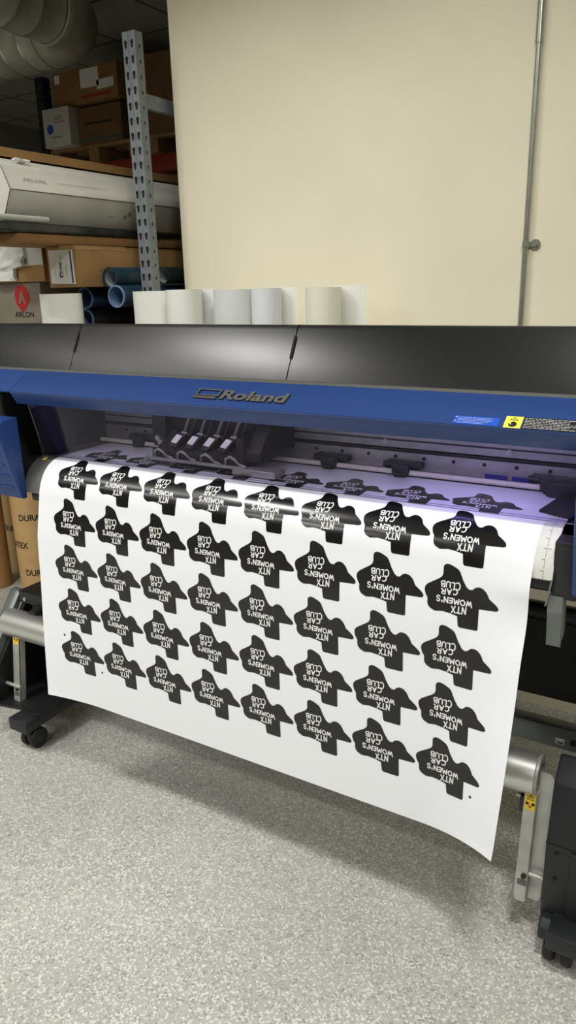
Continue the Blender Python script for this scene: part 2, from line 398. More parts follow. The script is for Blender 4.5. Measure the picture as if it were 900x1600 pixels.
# brush letters as strokes in a unit box (x right, y up)
def arc(cx, cy, rx, ry, a0, a1, n=9): return [(cx+rx*math.cos(math.radians(a0+(a1-a0)*i/n)), cy+ry*math.sin(math.radians(a0+(a1-a0)*i/n))) for i in range(n+1)]
GL = {
 'N': (0.8, [[(0, 0), (0.05, 1)], [(0.05, 1), (0.7, 0.02)], [(0.7, 0.02), (0.72, 1)]]),
 'T': (0.8, [[(0, 0.98), (0.8, 0.92)], [(0.42, 0.95), (0.38, 0)]]),
 'X': (0.75, [[(0, 1), (0.75, 0.05)], [(0.7, 1), (0.05, 0)]]),
 'W': (1.0, [[(0, 1), (0.22, 0.05), (0.5, 0.75), (0.72, 0.02), (1.0, 0.95)]]),
 'O': (0.85, [arc(0.42, 0.48, 0.42, 0.46, 100, 460, 14)]),
 'M': (0.95, [[(0, 0), (0.15, 0.95), (0.45, 0.3), (0.75, 1.0), (0.92, 0.02)]]),
 'E': (0.6, [[(0.6, 0.95), (0.05, 0.9), (0.0, 0.05), (0.6, 0.08)], [(0.02, 0.5), (0.5, 0.52)]]),
 "'": (0.2, [[(0.12, 1.05), (0.06, 0.75)]]),
 'S': (0.6, [arc(0.33, 0.74, 0.28, 0.26, 20, 265, 9) + arc(0.28, 0.24, 0.3, 0.25, 85, -150, 9)]),
 'C': (0.8, [arc(0.45, 0.45, 0.42, 0.5, 55, 310, 12)]),
 'A': (0.75, [[(0, 0), (0.36, 1.0), (0.72, 0)], [(0.15, 0.38), (0.6, 0.36)]]),
 'R': (0.75, [[(0.05, 0), (0.08, 0.95)], [(0.08, 0.95)] + arc(0.35, 0.72, 0.32, 0.25, 75, -100, 8) + [(0.1, 0.48)], [(0.25, 0.46), (0.75, 0)]]),
 'L': (0.55, [[(0.05, 1), (0.0, 0.05), (0.55, 0.08)]]),
 'U': (0.75, [[(0.0, 0.95)] + arc(0.36, 0.34, 0.35, 0.33, 180, 360, 8) + [(0.74, 0.95)]]),
 'B': (0.75, [[(0.02, 0), (0.06, 0.98)], [(0.06, 0.98)] + arc(0.3, 0.75, 0.3, 0.22, 75, -90, 7) + [(0.1, 0.52)], [(0.1, 0.52)] + arc(0.34, 0.27, 0.36, 0.26, 80, -90, 8) + [(0.02, 0.0)]]),
}
def motif2d():
    b = bmesh.new()
    # smooth the outline a little
    f = b.faces.new([b.verts.new((x, y, 0)) for x, y in OUT]); f.material_index = 1
    bmesh.ops.triangulate(b, faces=[f])
    HW = 0.00128
    layer = 1
    for word, (S0, S1, T0) in TXT.items():
        gap = 0.26
        tot = sum(GL[c][0] for c in word)+gap*(len(word)-1)
        ex = ((S1[0]-S0[0])/tot, (S1[1]-S0[1])/tot); ey = (T0[0]-S0[0], T0[1]-S0[1])
        x0 = 0
        for c in word:
            w, st = GL[c]
            hs = 1.25 if (word == 'CLUB' and c == 'C') else 1.0
            for pl in st:
                pts = [(S0[0]+ex[0]*(x0+p[0])+ey[0]*p[1]*hs, S0[1]+ex[1]*(x0+p[0])+ey[1]*p[1]*hs) for p in pl]
                for (ax, ay), (bx, by) in zip(pts, pts[1:]):
                    d = math.hypot(bx-ax, by-ay)
                    if d < 1e-6: continue
                    nx, ny = -(by-ay)/d*HW, (bx-ax)/d*HW
                    fa = math.atan2(by-ay, bx-ax)
                    cap = [(bx+HW*math.cos(fa+t), by+HW*math.sin(fa+t)) for t in (PI/2, PI/4, 0, -PI/4, -PI/2)] + [(ax+HW*math.cos(fa+PI+t), ay+HW*math.sin(fa+PI+t)) for t in (PI/2, PI/4, 0, -PI/4, -PI/2)]
                    ff = b.faces.new([b.verts.new((x, y, 1+0.08*layer)) for x, y in cap[::-1]]); ff.material_index = 2
                    layer = layer % 5+1
            x0 += w+gap
    return b
base = motif2d()
PU, PV, U0, V0 = 0.15694, 0.1314, -1.4745, 0.3405
for row in range(0, 6):
    for col in range(8):
        b = base.copy(); du = U0+PU*col; dv = V0+PV*(row-1)
        umin, umax, vmin, vmax = du-0.12, du+0.04, dv-0.13, dv+0.002
        for v in VG:
            if vmin < v < vmax and (v < 0.42 or row in (1, 2) or col in (0, 1, 6, 7)):
                bmesh.ops.bisect_plane(b, geom=b.verts[:]+b.edges[:]+b.faces[:], plane_co=(0, v-dv, 0), plane_no=(0, 1, 0), dist=1e-7)
        if col in (0, 1, 6, 7):
            for u in UG:
                if umin < u < umax and (u < XL+0.22 or u > XR-0.22):
                    bmesh.ops.bisect_plane(b, geom=b.verts[:]+b.edges[:]+b.faces[:], plane_co=(u-du, 0, 0), plane_no=(1, 0, 0), dist=1e-7)
        mp = {}
        for vt in b.verts:
            h = 0.0005 if vt.co.z < 0.5 else 0.0007+0.00006*(vt.co.z-1)*5
            mp[vt] = bm.verts.new(sheet(du+vt.co.x, dv+vt.co.y, h))
        for f in b.faces:
            nf = bm.faces.new([mp[x] for x in f.verts]); nf.material_index = 1 if f.material_index == 1 else 2
        b.free()
base.free()
for (du, dv) in ((-0.3576, 0.8505), (-1.5784, 0.757), (-1.4479, 0.8475)):
    f = bm.faces.new([bm.verts.new(sheet(du+0.0034*math.cos(t), dv+0.0034*math.sin(t), 0.0005)) for t in [-2*PI*k/12 for k in range(12)]]); f.material_index = 1
g = G(); g.bm.free(); g.bm = bm
for f in bm.faces: f.normal_update()
vs_obj = g.raw('vinyl_sheet', ['vinyl', 'ink', 'txtwhite'], origin=(-0.966, 1.34, 0.32))
tag(vs_obj, 'white vinyl sheet hanging from the printer, printed with rows of black upside-down stickers', 'vinyl sheet')

# ------------------------------------------------------------------ the printer
P = empty('large_format_printer', (-0.97, 1.6, 0), 'black and blue wide format printer on a stand with casters', 'printer')
X0, X1 = -2.12, 0.16            # body ends
# chassis
g = G()
g.box(X0+0.02, X1-0.02, 1.72, 1.98, 0.90, 1.36)                 # rear body
g.box(-1.75, -0.2, 1.42, 1.74, 0.905, 1.028)                   # bed body
g.box(X0+0.02, -1.770, 1.37, 1.74, 0.93, 1.243)                # left end block
g.box(-0.195, X1-0.02, 1.37, 1.74, 0.93, 1.243)                # right end block
g.build('chassis', 'blackin', P)
# black top covers (profile in Y,Z)
def cover(name, x0, x1, m='black', d=0.0):
    poly = [(1.428-d*0.9, 1.2955+d*0.45), (1.484-d*0.9, 1.404+d*0.45), (1.492, 1.4127+d), (1.503, 1.4132), (2.0, 1.374), (2.0, 1.36), (1.50, 1.392), (1.475, 1.372), (1.447, 1.30)]
    return G().prism(poly, 'x', x0, x1).build(name, m, P)
cover('side_cover', X0, -1.5455); o = cover('access_door', -1.5425, -0.8620); cover('top_cover', -0.8590, X1)
for xx in (-1.544, -0.8605): G().prism([(1.432, 1.2955), (1.488, 1.4025), (1.504, 1.410), (1.98, 1.371), (1.98, 1.362), (1.50, 1.392), (1.475, 1.372), (1.447, 1.30)], 'x', xx-0.006, xx+0.006).build('seam_backing', 'blackin', P)
# door latch notches along the door edges
for xx, s in ((-1.544, 1), (-0.8605, 1)):
    gg = G(); gg.obox((xx, 1.446, 1.325), (0.0045, 0, 0), (0, -0.005, -0.01), (0, -0.002, 0.001))
    gg.obox((xx, 1.462, 1.366), (0.0028, 0, 0), (0, -0.012, -0.024), (0, -0.001, 0.0005)); gg.build('seam_clip', 'hole', P)
G().prism([(1.418, 1.2875), (1.43, 1.2965), (1.46, 1.30), (1.46, 1.28)], 'x', X0, X1).build('cover_trim', 'trimgrey', P)
# blue fascia with its lower lip
YC, ZC = 1.338, 1.2415
fas_poly = [(YC, ZC), (YC+0.0820, ZC+0.0487), (YC+0.0845, ZC+0.0475), (YC+0.0845, ZC+0.035), (YC+0.012, ZC-0.006)]
G().prism(fas_poly, 'x', -1.6955, X1, 0.0012, 1).build('fascia', 'blue', P)
G().prism([(YC+0.001, ZC-0.0015), (YC+0.018, ZC+0.003), (1.390, 1.225), (1.390, 1.2055), (1.359, 1.2055)], 'x', -1.69, X1, 0.0012, 1).build('fascia_lip', 'blue', P)
# left end of the fascia running into the left side cover
G().prism(fas_poly, 'x', X0, -1.6975, 0.0012, 1).build('fascia_end', 'blue', P)
def FS(x, t, h=0.0):            # point on the fascia: x along, t up the slope, h off the surface
    c, s = 0.8597, 0.5107
    return (x, YC+t*c-h*s, ZC+t*s+h*c)
# badge: flag outline and letters
g = G()
def band(pts, h, t=0.0):
    top = [g.bm.verts.new(FS(x, y, h)) for x, y in pts]; bot = [g.bm.verts.new(FS(x, y, 0)) for x, y in pts]
    n = len(pts); f = g.bm.faces.new(top); f.material_index = 0
    for i in range(n):
        f = g.bm.faces.new([top[i], top[(i+1) % n], bot[(i+1) % n], bot[i]]); f.material_index = 1
H = 0.004
for (a, b_, c, d) in ((-1.0700, -1.0045, 0.0530, 0.0560), (-1.0700, -1.0665, 0.0355, 0.0530), (-1.008, -1.0045, 0.0355, 0.0530), (-1.0700, -1.0045, 0.0325, 0.0355), (-1.0715, -1.0085, 0.0235, 0.0295)):
    band([(a, c), (b_, c), (b_, d), (a, d)], H)
add_text(g, 'Roland', 0.04, lambda x, y, h: FS(-0.9985+x+0.10*y, 0.0235+y, h), bold=0.0012, depth=H, back=1, fit=(0.172, 0.0325))
badge = g.build('badge', ['chrome', 'blackm'], P, smooth=0)
badge['label'] = 'raised silver letters on the blue front panel'
# labels on the fascia
g = G(); poly2(g, [(-0.4437, 0.003), (-0.358, 0.003), (-0.358, 0.0255), (-0.4437, 0.0255)], lambda x, y, h: FS(x, y, 0.0006))
g.mi = 1; lines_block(g, lambda x, y, h: FS(-0.436+x, 0.0125+y, 0.0009), 0.072, 0.0105, 3, 0.18); lines_block(g, lambda x, y, h: FS(-0.436+x, 0.0045+y, 0.0009), 0.066, 0.007, 2, 0.18)
for ty in (0.0215, 0.0105): g.quad(FS(-0.4415, ty-0.0012, .0009), FS(-0.4388, ty-0.0012, .0009), FS(-0.4388, ty+0.0012, .0009), FS(-0.4415, ty+0.0012, .0009))
o = g.build('notice_label', ['lblblue', 'txtwhite'], P, smooth=0); o['label'] = 'bright blue notice sticker'
g = G(); poly2(g, [(-0.348, 0.0012), (-0.3168, 0.0012), (-0.3168, 0.0332), (-0.348, 0.0332)], lambda x, y, h: FS(x, y, 0.0006))
g.mi = 1
poly2(g, [(-0.3405, 0.0225), (-0.3243, 0.0225), (-0.3324, 0.0308)], lambda x, y, h: FS(x, y, 0.0009))
g.mi = 0; poly2(g, [(-0.3375, 0.0238), (-0.3273, 0.0238), (-0.3324, 0.0290)], lambda x, y, h: FS(x, y, 0.0011)); g.mi = 1
poly2(g, [(-0.333, 0.0242), (-0.3318, 0.0242), (-0.3316, 0.0276), (-0.3332, 0.0276)], lambda x, y, h: FS(x, y, 0.0013))
# hand pictogram
poly2(g, [(-0.3385, 0.0058), (-0.333, 0.0036), (-0.3265, 0.0058), (-0.3245, 0.0125), (-0.3258, 0.0130), (-0.3282, 0.0098), (-0.3268, 0.0168), (-0.3283, 0.0172), (-0.3305, 0.0110), (-0.3306, 0.0188), (-0.3323, 0.0188), (-0.3327, 0.0112), (-0.3352, 0.0175), (-0.3366, 0.0170), (-0.3352, 0.0095), (-0.3395, 0.0135), (-0.3407, 0.0125)], lambda x, y, h: FS(x, y, 0.0009))
o = g.build('warning_label', ['yellow', 'txtblack'], P, smooth=0); o['label'] = 'yellow warning sticker with hand pictogram'
g = G(); poly2(g, [(-0.3152, 0.0012), (-0.155, 0.0012), (-0.155, 0.0332), (-0.3152, 0.0332)], lambda x, y, h: FS(x, y, 0.0006)); g.mi = 1
lines_block(g, lambda x, y, h: FS(-0.313+x, 0.0022+y, 0.0009), 0.15, 0.0295, 7, 0.22, 0.5)
o = g.build('text_label', ['lblblack', 'txtwhite'], P, smooth=0); o['label'] = 'black sticker with rows of white print'

# side covers: bulging blue ends beside the front opening
def side(x_in, x_out, name):
    prof_ = [(1.36, 1.165), (1.325, 1.162), (1.298, 1.150), (1.300, 1.12), (1.350, 0.935), (1.358, 0.928), (1.372, 0.928), (1.372, 1.165)]
    gg = G().prism(prof_, 'x', x_out, x_in, 0.004, 2)
    # louvre grooves on the front face
    for k in range(5):
        z = 0.965+0.035*k; y = 1.300+(1.12-z)/(1.12-0.935)*0.05
        lo, hi = sorted((x_in-math.copysign(0.02, x_in-x_out), x_out))
        gg.obox(((lo+hi)/2, y-0.0015, z), ((hi-lo)/2, 0, 0), (0, 0.002, 0), (0, -0.0006, 0.0022))
    return gg.build(name, 'blue', P)
side(-1.712, X0, 'side_end_cover'); side(-0.205, X1, 'side_end_cover')
# recess wall inside the opening
G().box(-1.771, -1.766, 1.372, 1.72, 0.95, 1.235).build('recess_wall', 'blackin', P)
g = G().prism([(1.425, 1.045), (1.560, 1.045), (1.552, 1.075), (1.557, 1.08), (1.548, 1.115), (1.553, 1.12), (1.544, 1.155), (1.549, 1.16), (1.540, 1.23), (1.40, 1.23)], 'x', -1.6905, -1.685)
o = g.build('notched_dark_panel', 'blackpl', P)  # dark panel with a notched back edge
# platen
pl = [(y-0.0012*(-(n[0])), z-0.0012*n[1]) for (y, z, n) in []]
def platen_poly(x0, x1, off, v0, v1):
    pts = []
    for k in range(40):
        v = v0+(v1-v0)*k/39; y, z, n = prof(v); pts.append((y-n[0]*off, z-n[1]*off))
    return pts
pp = platen_poly(0, 0, 0.0022, 0.0, 0.345)
pp2 = pp+[(1.40, pp[-1][1]), (1.45, 1.0), (1.66, 1.0)]
G().prism(pp2, 'x', -1.768, -1.719).build('platen_end_cap', 'blackm', P)
platen = G().prism(pp2, 'x', -1.718, -0.243).build('platen', 'platen', P)
g = G(); g.box(-1.70, -0.245, 1.375, 1.46, 0.925, 0.957, 0.004).build('platen_bottom_edge', 'blackm', P)
# white strip on the right end of the platen with ruler marks
g = G(); a = platen_poly(0, 0, 0.0018, 0.03, 0.343); b_ = platen_poly(0, 0, 0.0003, 0.03, 0.343)
g.prism([p for p in b_]+[p for p in a[::-1]], 'x', -0.318, -0.2435); g.mi = 1
for k in range(9):
    v = 0.15+0.022*k; y, z, n = prof(v); 
    q = lambda x, vv: (x, prof(vv)[0]-prof(vv)[2][0]*-0.0001, prof(vv)[1]+prof(vv)[2][1]*0.0001)
    L_ = 0.012 if k % 3 else 0.03
    g.quad(q(-0.268, v), q(-0.268+L_*0.5, v), q(-0.268+L_*0.5, v+0.0012), q(-0.268, v+0.0012))
    g.quad(q(-0.262, v), q(-0.261, v), q(-0.261, v+0.018), q(-0.262, v+0.018))
o = g.build('platen_end_strip', ['whitestrip', 'linemark'], platen); o['label'] = 'white strip with ruler marks on the platen end'
g = G(); y, z, n = prof(0.232); 
q = lambda x, vv: (x, prof(vv)[0]+prof(vv)[2][0]*-0.0012, prof(vv)[1]-0.0010+0.0004)
g.quad(q(-1.697, 0.236), q(-1.683, 0.236), q(-1.683, 0.222), q(-1.697, 0.222)); g.build('platen_sticker', 'yellow', platen)
# window
g = G().prism([(1.386, 1.222), (1.390, 1.222), (1.4315, 1.052), (1.4275, 1.052)], 'x', -1.684, -0.205)
win = g.build('window_cover', 'acrylic', P); win['label'] = 'tinted see-through front cover'
g = G().prism([(1.4265, 1.0525), (1.433, 1.0525), (1.433, 1.0475), (1.4265, 1.0475)], 'x', -1.684, -0.205).build('window_seal', 'acrylic', win)
G().sweep([(-1.687, 1.389, 1.22), (-1.687, 1.4305, 1.05)], 0.0022, 8).build('window_edge', 'trimgrey', win)

# rail beam inside
g = G()
g.box(-1.69, 0.0, 1.70, 1.74, 1.045, 1.22)
g.prism([(1.702, 1.138), (1.690, 1.134), (1.690, 1.105), (1.702, 1.101)], 'x', -1.69, 0.0)
g.prism([(1.702, 1.065), (1.694, 1.062), (1.694, 1.052), (1.702, 1.048)], 'x', -1.69, 0.0)
g.box(-1.69, 0.0, 1.685, 1.71, 1.195, 1.222)
rail = g.build('guide_rail', 'alud', P)
for z0_, z1_ in ((1.122, 1.126), (1.0965, 1.1015), (1.0445, 1.0495)): G().box(-1.69, 0.0, 1.6885, 1.702, z0_, z1_).build('rail_groove', 'blackpl', rail)
G().box(-1.69, 0.0, 1.6885, 1.6905, 1.051, 1.094).build('rail_cover_strip', 'alu', rail)
g = G().box(-1.69, 0.0, 1.6868, 1.6886, 1.073, 1.0945); g.build('guide_strip', 'alu', rail)
for k in range(20):
    x = -1.6+0.075*k
    G().cyl((x, 1.684, 1.083), (x, 1.69, 1.083), 0.0042, 12).build('rail_bolt', 'hole', rail)
for k in range(5):
    G().cyl((-1.35+0.31*k, 1.696, 1.118), (-1.35+0.31*k, 1.702-0.014, 1.118), 0.0065, 14).build('rail_screw', 'alu', rail)
g = G().cyl((-1.68, 1.655, 1.052), (-0.20, 1.655, 1.052), 0.0065, 16); shaft = g.build('pinch_shaft', 'shaft', P)
# pinch rollers
def pinch(x, w=0.05):
    g = G()
    g.box(x-w*0.45, x+w*0.45, 1.640, 1.688, 1.046, 1.074, 0.006)
    g.box(x-w*0.95, x+w*0.95, 1.664, 1.690, 1.060, 1.076, 0.004)
    g.cyl((x-w*1.05, 1.668, 1.066), (x-w*0.55, 1.668, 1.066), 0.0075, 14)
    pr = g.build('pinch_roller', 'blackpl', P)
    G().cyl((x-w*0.25, 1.642, 1.049), (x+w*0.25, 1.642, 1.049), 0.0068, 14).build('roller_wheel', 'rubber', pr)
    return pr
for x in (-1.52, -0.870, -0.671, -0.315): pinch(x)
for (xa, xb) in ((-0.893, -0.845), (-0.727, -0.678), (-0.472, -0.421), (-0.409, -0.358), (-0.344, -0.294)):
    o = G().box(xa, xb, 1.6835, 1.6866, 1.0515, 1.062).build('roller_label', 'lblblue2', P)
# media clamp at the right edge of the bed
g = G().prism([(-0.305, 1.500), (-0.235, 1.475), (-0.235, 1.62), (-0.288, 1.62)], 'z', 1.0425, 1.0465).box(-0.318, -0.25, 1.615, 1.665, 1.043, 1.078, 0.005)
g.build('media_clamp', 'blackpl', P)
# print carriage
g = G()
g.box(-1.385, -1.335, 1.56, 1.685, 1.075, 1.22, 0.006)
g.box(-1.34, -0.99, 1.585, 1.685, 1.085, 1.22, 0.006)
g.box(-1.33, -1.03, 1.490, 1.59, 1.056, 1.086, 0.005)
g.prism([(1.496, 1.085), (1.585, 1.125), (1.585, 1.08)], 'x', -1.32, -1.05)
g.box(-1.055, -1.03, 1.495, 1.60, 1.056, 1.135, 0.004)
g.prism([(1.50, 1.075), (1.50, 1.10), (1.585, 1.19), (1.60, 1.19), (1.60, 1.075)], 'x', -1.03, -0.985, 0.003)
for k in range(9): g.box(-1.315+0.032*k, -1.300+0.032*k, 1.486, 1.492, 1.062, 1.082, 0.001)
for k in range(5): g.box(-1.30+0.052*k, -1.285+0.052*k, 1.54, 1.56, 1.10, 1.128, 0.002)
car = g.build('print_carriage', 'blackin', P)
for k in range(4):
    x = -1.265+0.054*k; p0 = Vector((x, 1.505, 1.090)); p1 = Vector((x+0.02, 1.527, 1.122)); p2 = Vector((x+0.045, 1.555, 1.20))
    d = G().obox((p0+p1)/2+Vector((0, 0, 0.002)), (0.0115, 0, -0.002), (p1-p0)*0.55, Vector((0, -0.006, 0.004)), 0.002).build('ink_damper', 'blackin', car)
    c = (p0+p1)/2+Vector((0.0, -0.0085, 0.0085)); G().obox(c, (0.0088, 0, -0.0016), (p1-p0)*0.30, Vector((0, -0.0006, 0.0004))).build('damper_label', 'paper', d)
    G().obox((p1+p0)/2+(p1-p0)*0.62, (0.008, 0, 0), (p1-p0)*0.07, Vector((0, -0.006, 0.004))).build('damper_cap', 'alud', d)
    G().sweep([p1, p1*0.5+p2*0.5+Vector((0.004, -0.012, 0)), p2], 0.0045, 10).build('ink_tube', 'trimgrey', car)
    G().sweep([p1+Vector((0.016, 0.006, -0.004)), p1*0.5+p2*0.5+Vector((0.018, 0.002, 0)), p2+Vector((0.01, 0.01, 0))], 0.0035, 8).build('ink_tube', 'blackpl', car)
for k in range(4):
    x = -1.315+0.078*k
    G().sweep([(x, 1.487, 1.068), (x+0.006, 1.478, 1.083), (x+0.02, 1.477, 1.09), (x+0.034, 1.478, 1.083), (x+0.04, 1.487, 1.07), (x+0.062, 1.484, 1.066)], 0.0035, 8).build('clear_hose', 'alud', car)
G().box(-1.345, -1.02, 1.478, 1.487, 1.058, 1.066, 0.001).build('carriage_guard', 'alud', car)
for x, z in ((-1.352, 1.09), (-1.36, 1.10), (-1.01, 1.09)): G().cyl((x, 1.55, z), (x, 1.565, z), 0.008, 12).build('carriage_screw', 'alu', car)
g = G().box(-1.058, -0.93, 1.478, 1.53, 1.044, 1.062, 0.003); g.build('media_plate', 'alu', P)
# right front block and hanging bracket
G().box(-0.245, -0.198, 1.372, 1.60, 0.912, 1.028, 0.003).build('latch_block', 'blackm', P)
G().box(-0.238, -0.203, 1.369, 1.373, 0.925, 1.02, 0.001).build('latch_plate', 'blackpl', P)
g = G().prism([(1.372, 0.918), (1.368, 0.885), (1.374, 0.87), (1.386, 0.805), (1.392, 0.805), (1.380, 0.873), (1.375, 0.888), (1.378, 0.918)], 'x', -0.249, -0.221, 0.0008, 1)
g.prism([(1.378, 0.912), (1.372, 0.885), (1.39, 0.82), (1.41, 0.83), (1.40, 0.912)], 'x', -0.2225, -0.2195)
g.build('hanging_bracket', 'beam', P)
G().obox((-0.2475, 1.368, 0.925), (0.002, 0, 0.0015), (0, 0.004, 0), (0.004, 0, 0.028)).build('bracket_lever', 'beam', P)
# stand
G().box(-1.95, -0.09, 1.72, 1.765, 0.357, 0.416, 0.004).build('cross_beam', 'beam', P)
g = G().box(-0.265, -0.243, 1.7185, 1.7200, 0.382, 0.388); g.box(-0.265, -0.243, 1.7185, 1.72, 0.372, 0.379); g.mi = 1; g.box(-0.262, -0.246, 1.7180, 1.7186, 0.3735, 0.3775)
g.build('beam_label', ['paper', 'txtblack'], P)
G().cyl((-0.222, 1.7165, 0.385), (-0.222, 1.7201, 0.385), 0.008, 16).build('beam_hole', 'hole', P)
G().box(-1.93, -0.13, 1.78, 1.80, 0.46, 0.672).build('back_panel', 'blackin', P)
G().cyl((-1.9, 1.79, 0.697), (-0.1, 1.79, 0.697), 0.023, 24).build('feed_roll_shaft', 'blackm', P)
for sx in (-1.955, -0.19):
    out = -1 if sx < -1 else 1
    G().box(sx, sx+0.083, 1.66, 1.80, 0.122, 0.93, 0.004).build('leg', 'blackm', P)
    fb = G().box(sx, sx+0.083, 1.372, 2.02, 0.083, 0.122, 0.004).build('foot_bar', 'blackm', P)
    G().box(sx-0.001, sx+0.084, 1.366, 1.43, 0.081, 0.1245, 0.004).build('foot_cap', 'blackpl', fb)
    for yy in ((1.415, 1.95) if sx < -1 else (1.95,)):
        cx = sx+0.048
        g = G()
        for dx in (-0.019, 0.019):
            g.cyl((cx+dx-0.010, yy+0.008, 0.0365), (cx+dx+0.010, yy+0.008, 0.0365), 0.0365, 28, chamfer=0.004)
        g.mi = 1; g.box(cx-0.009, cx+0.009, yy-0.02, yy+0.03, 0.03, 0.083, 0.004); g.cyl((cx-0.031, yy+0.008, 0.0365), (cx+0.031, yy+0.008, 0.0365), 0.012, 16)
        g.build('caster', ['rubber', 'blackpl'], fb)
# take-up arms (hinged steel channels with their yellow labels)
def lean(g):
    for v in g.bm.verts:
        v.co.z = 0.106+(v.co.z-0.106)*0.93; v.co.y += (v.co.z-0.106)*0.135
    return g
def arm(x0, x1, plate):
    g = G(); y0, y1 = 1.445, 1.452
    g.prism([(x0+0.003, 0.405), (x1-0.003, 0.405), (x1, 0.398), (x1, 0.118), (x1-0.005, 0.108), (x0+0.005, 0.108), (x0, 0.118), (x0, 0.398)], 'y', y0, y0+0.003)
    g.box(x1-0.003, x1, y0, y0+0.025, 0.115, 0.40)
    if plate: g.prism([(x1, 0.105), (x1+0.024, 0.105), (x1+0.028, 0.12), (x1+0.030, 0.435), (x1+0.022, 0.448), (x1-0.002, 0.448)], 'y', y0+0.022, y0+0.026)
    lean(g); a = g.build('take_up_arm', 'steel', P)
    g = G(); g.prism([(x0+0.003, 0.403), (x1-0.003, 0.403), (x1-0.003, 0.357), (x0+0.003, 0.357)], 'y', y0-0.0008, y0); g.mi = 1
    xm = (x0+x1)/2
    fn = lambda x, z, h: (x, y0-0.0011, z)
    poly2(g, [(xm-0.0085, 0.384), (xm+0.0085, 0.384), (xm, 0.400)], fn); g.mi = 0
    poly2(g, [(xm-0.0058, 0.3855), (xm+0.0058, 0.3855), (xm, 0.3965)], lambda x, z, h: (x, y0-0.0014, z)); g.mi = 1
    poly2(g, [(xm-0.0007, 0.3865), (xm+0.0007, 0.3865), (xm+0.0007, 0.393), (xm-0.0007, 0.393)], lambda x, z, h: (x, y0-0.0017, z))
    poly2(g, [(xm-0.010, 0.371), (xm-0.003, 0.370), (xm-0.003, 0.377), (xm-0.010, 0.378)], fn); poly2(g, [(xm+0.003, 0.370), (xm+0.010, 0.371), (xm+0.010, 0.378), (xm+0.003, 0.377)], fn)
    g.mi = 2; poly2(g, [(xm-0.003, 0.364), (xm+0.003, 0.364), (xm+0.003, 0.369), (xm-0.003, 0.369)], fn)
    lean(g).build('arm_label', ['yellow2', 'txtblack', 'red'], a)
    lean(G().cyl((xm+0.004, y0-0.006, 0.180), (xm+0.004, y0+0.002, 0.180), 0.0062, 14)).build('arm_bolt', 'blackm', a)
    lean(G().box(x0+0.005, x1-0.003, y0-0.0006, y0+0.0005, 0.152, 0.168)).build('arm_slot', 'trimgrey', a)
    return a
arm(-2.022, -1.990, False); arm(-0.283, -0.2545, True)
G().cyl((-0.2545, 1.46, 0.180), (-0.20, 1.46, 0.180), 0.0055, 12).build('arm_pivot', 'steel', P)
G().cyl((-2.075, 1.455, 0.185), (-1.985, 1.455, 0.185), 0.0065, 12).build('arm_pivot', 'steel', P)
# core holder bits below the right tube end
G().box(-0.295, -0.262, 1.488, 1.535, 0.318, 0.362, 0.004).build('core_holder', 'blackm', P)
G().box(-0.303, -0.293, 1.488, 1.498, 0.358, 0.363).build('holder_clip', 'steel', P)
# take-up motor case on the right foot
g = G()
g.prism([(1.435, 0.100), (1.432, 0.305), (1.437, 0.312), (1.465, 0.44), (1.520, 0.481), (1.532, 0.474), (1.532, 0.10)], 'x', -0.220, 0.06, 0.005, 2)
mc = g.build('take_up_motor_case', 'blackpl', P)
g = G().prism([(1.428, 0.125), (1.426, 0.300), (1.433, 0.300), (1.435, 0.125)], 'x', -0.165, 0.05, 0.001, 1); g.build('motor_case_panel', 'blackm', mc)
for xx, zz in ((-0.196, 0.285), (-0.196, 0.215)): G().cyl((xx, 1.428, zz), (xx, 1.436, zz), 0.004, 10).build('case_screw', 'rubber', mc)
G().box(-0.165, 0.05, 1.4315, 1.436, 0.106, 0.142).build('case_recess', 'hole', mc)
G().box(-0.2205, 0.06, 1.4315, 1.434, 0.3045, 0.3065).build('case_seam', 'hole', mc)
G().obox((-0.155, 1.449, 0.375), (0.0012, 0, 0), (0, 0.0139, 0.0635), (0, -0.0015, 0.0003)).build('case_seam', 'hole', mc)
# big front caster under the motor case
g = G()
g.prism([(1.398, 0.068), (1.402, 0.094), (1.418, 0.114), (1.48, 0.114), (1.48, 0.070), (1.45, 0.068)], 'x', -0.216, -0.122, 0.006, 3)
ch = g.build('caster_housing', 'blackpl', P)
g = G()
for dx in (-0.190, -0.150): g.cyl((dx-0.012, 1.432, 0.037), (dx+0.012, 1.432, 0.037), 0.037, 28, chamfer=0.005)
g.build('caster_wheel', 'rubber', ch)
# left stand side: slanted grey leg with black gusset, little black unit on top
G().prism([(1.60, 0.485), (1.575, 0.485), (1.36, 0.215), (1.36, 0.16), (1.385, 0.16)], 'x', -2.125, -2.075, 0.002, 1).build('slanted_leg', 'beam', P)
g = G().prism([(1.60, 0.47), (1.39, 0.20), (1.43, 0.10), (1.76, 0.10), (1.76, 0.47)], 'x', -2.075, -2.058); g.build('gusset_plate', 'blackm', P)
G().prism([(-2.10, 1.44), (-2.06, 1.40), (-1.87, 1.44), (-1.87, 1.80), (-2.10, 1.80)], 'z', 0.122, 0.130).build('base_plate', 'blackm', P)
g = G().box(-2.045, -1.80, 1.545, 1.75, 0.462, 0.505, 0.003); g.box(-2.00, -1.84, 1.56, 1.70, 0.43, 0.462)
u = g.build('sensor_unit', 'blackm', P)
G().cyl((-2.015, 1.541, 0.478), (-2.015, 1.546, 0.478), 0.006, 12).build('unit_screw', 'steel', u)
G().cyl((-1.955, 1.56, 0.445), (-1.955, 1.52, 0.435), 0.022, 16).build('unit_knob', 'rubber', u)
G().box(-2.11, -1.98, 1.77, 1.83, 0.43, 0.52, 0.003).build('stand_bracket', 'beam', P)
G().cyl((-1.955, 1.60, 0.21), (-1.90, 1.60, 0.21), 0.045, 20, chamfer=0.006).build('gear_knob', 'rubber', P)
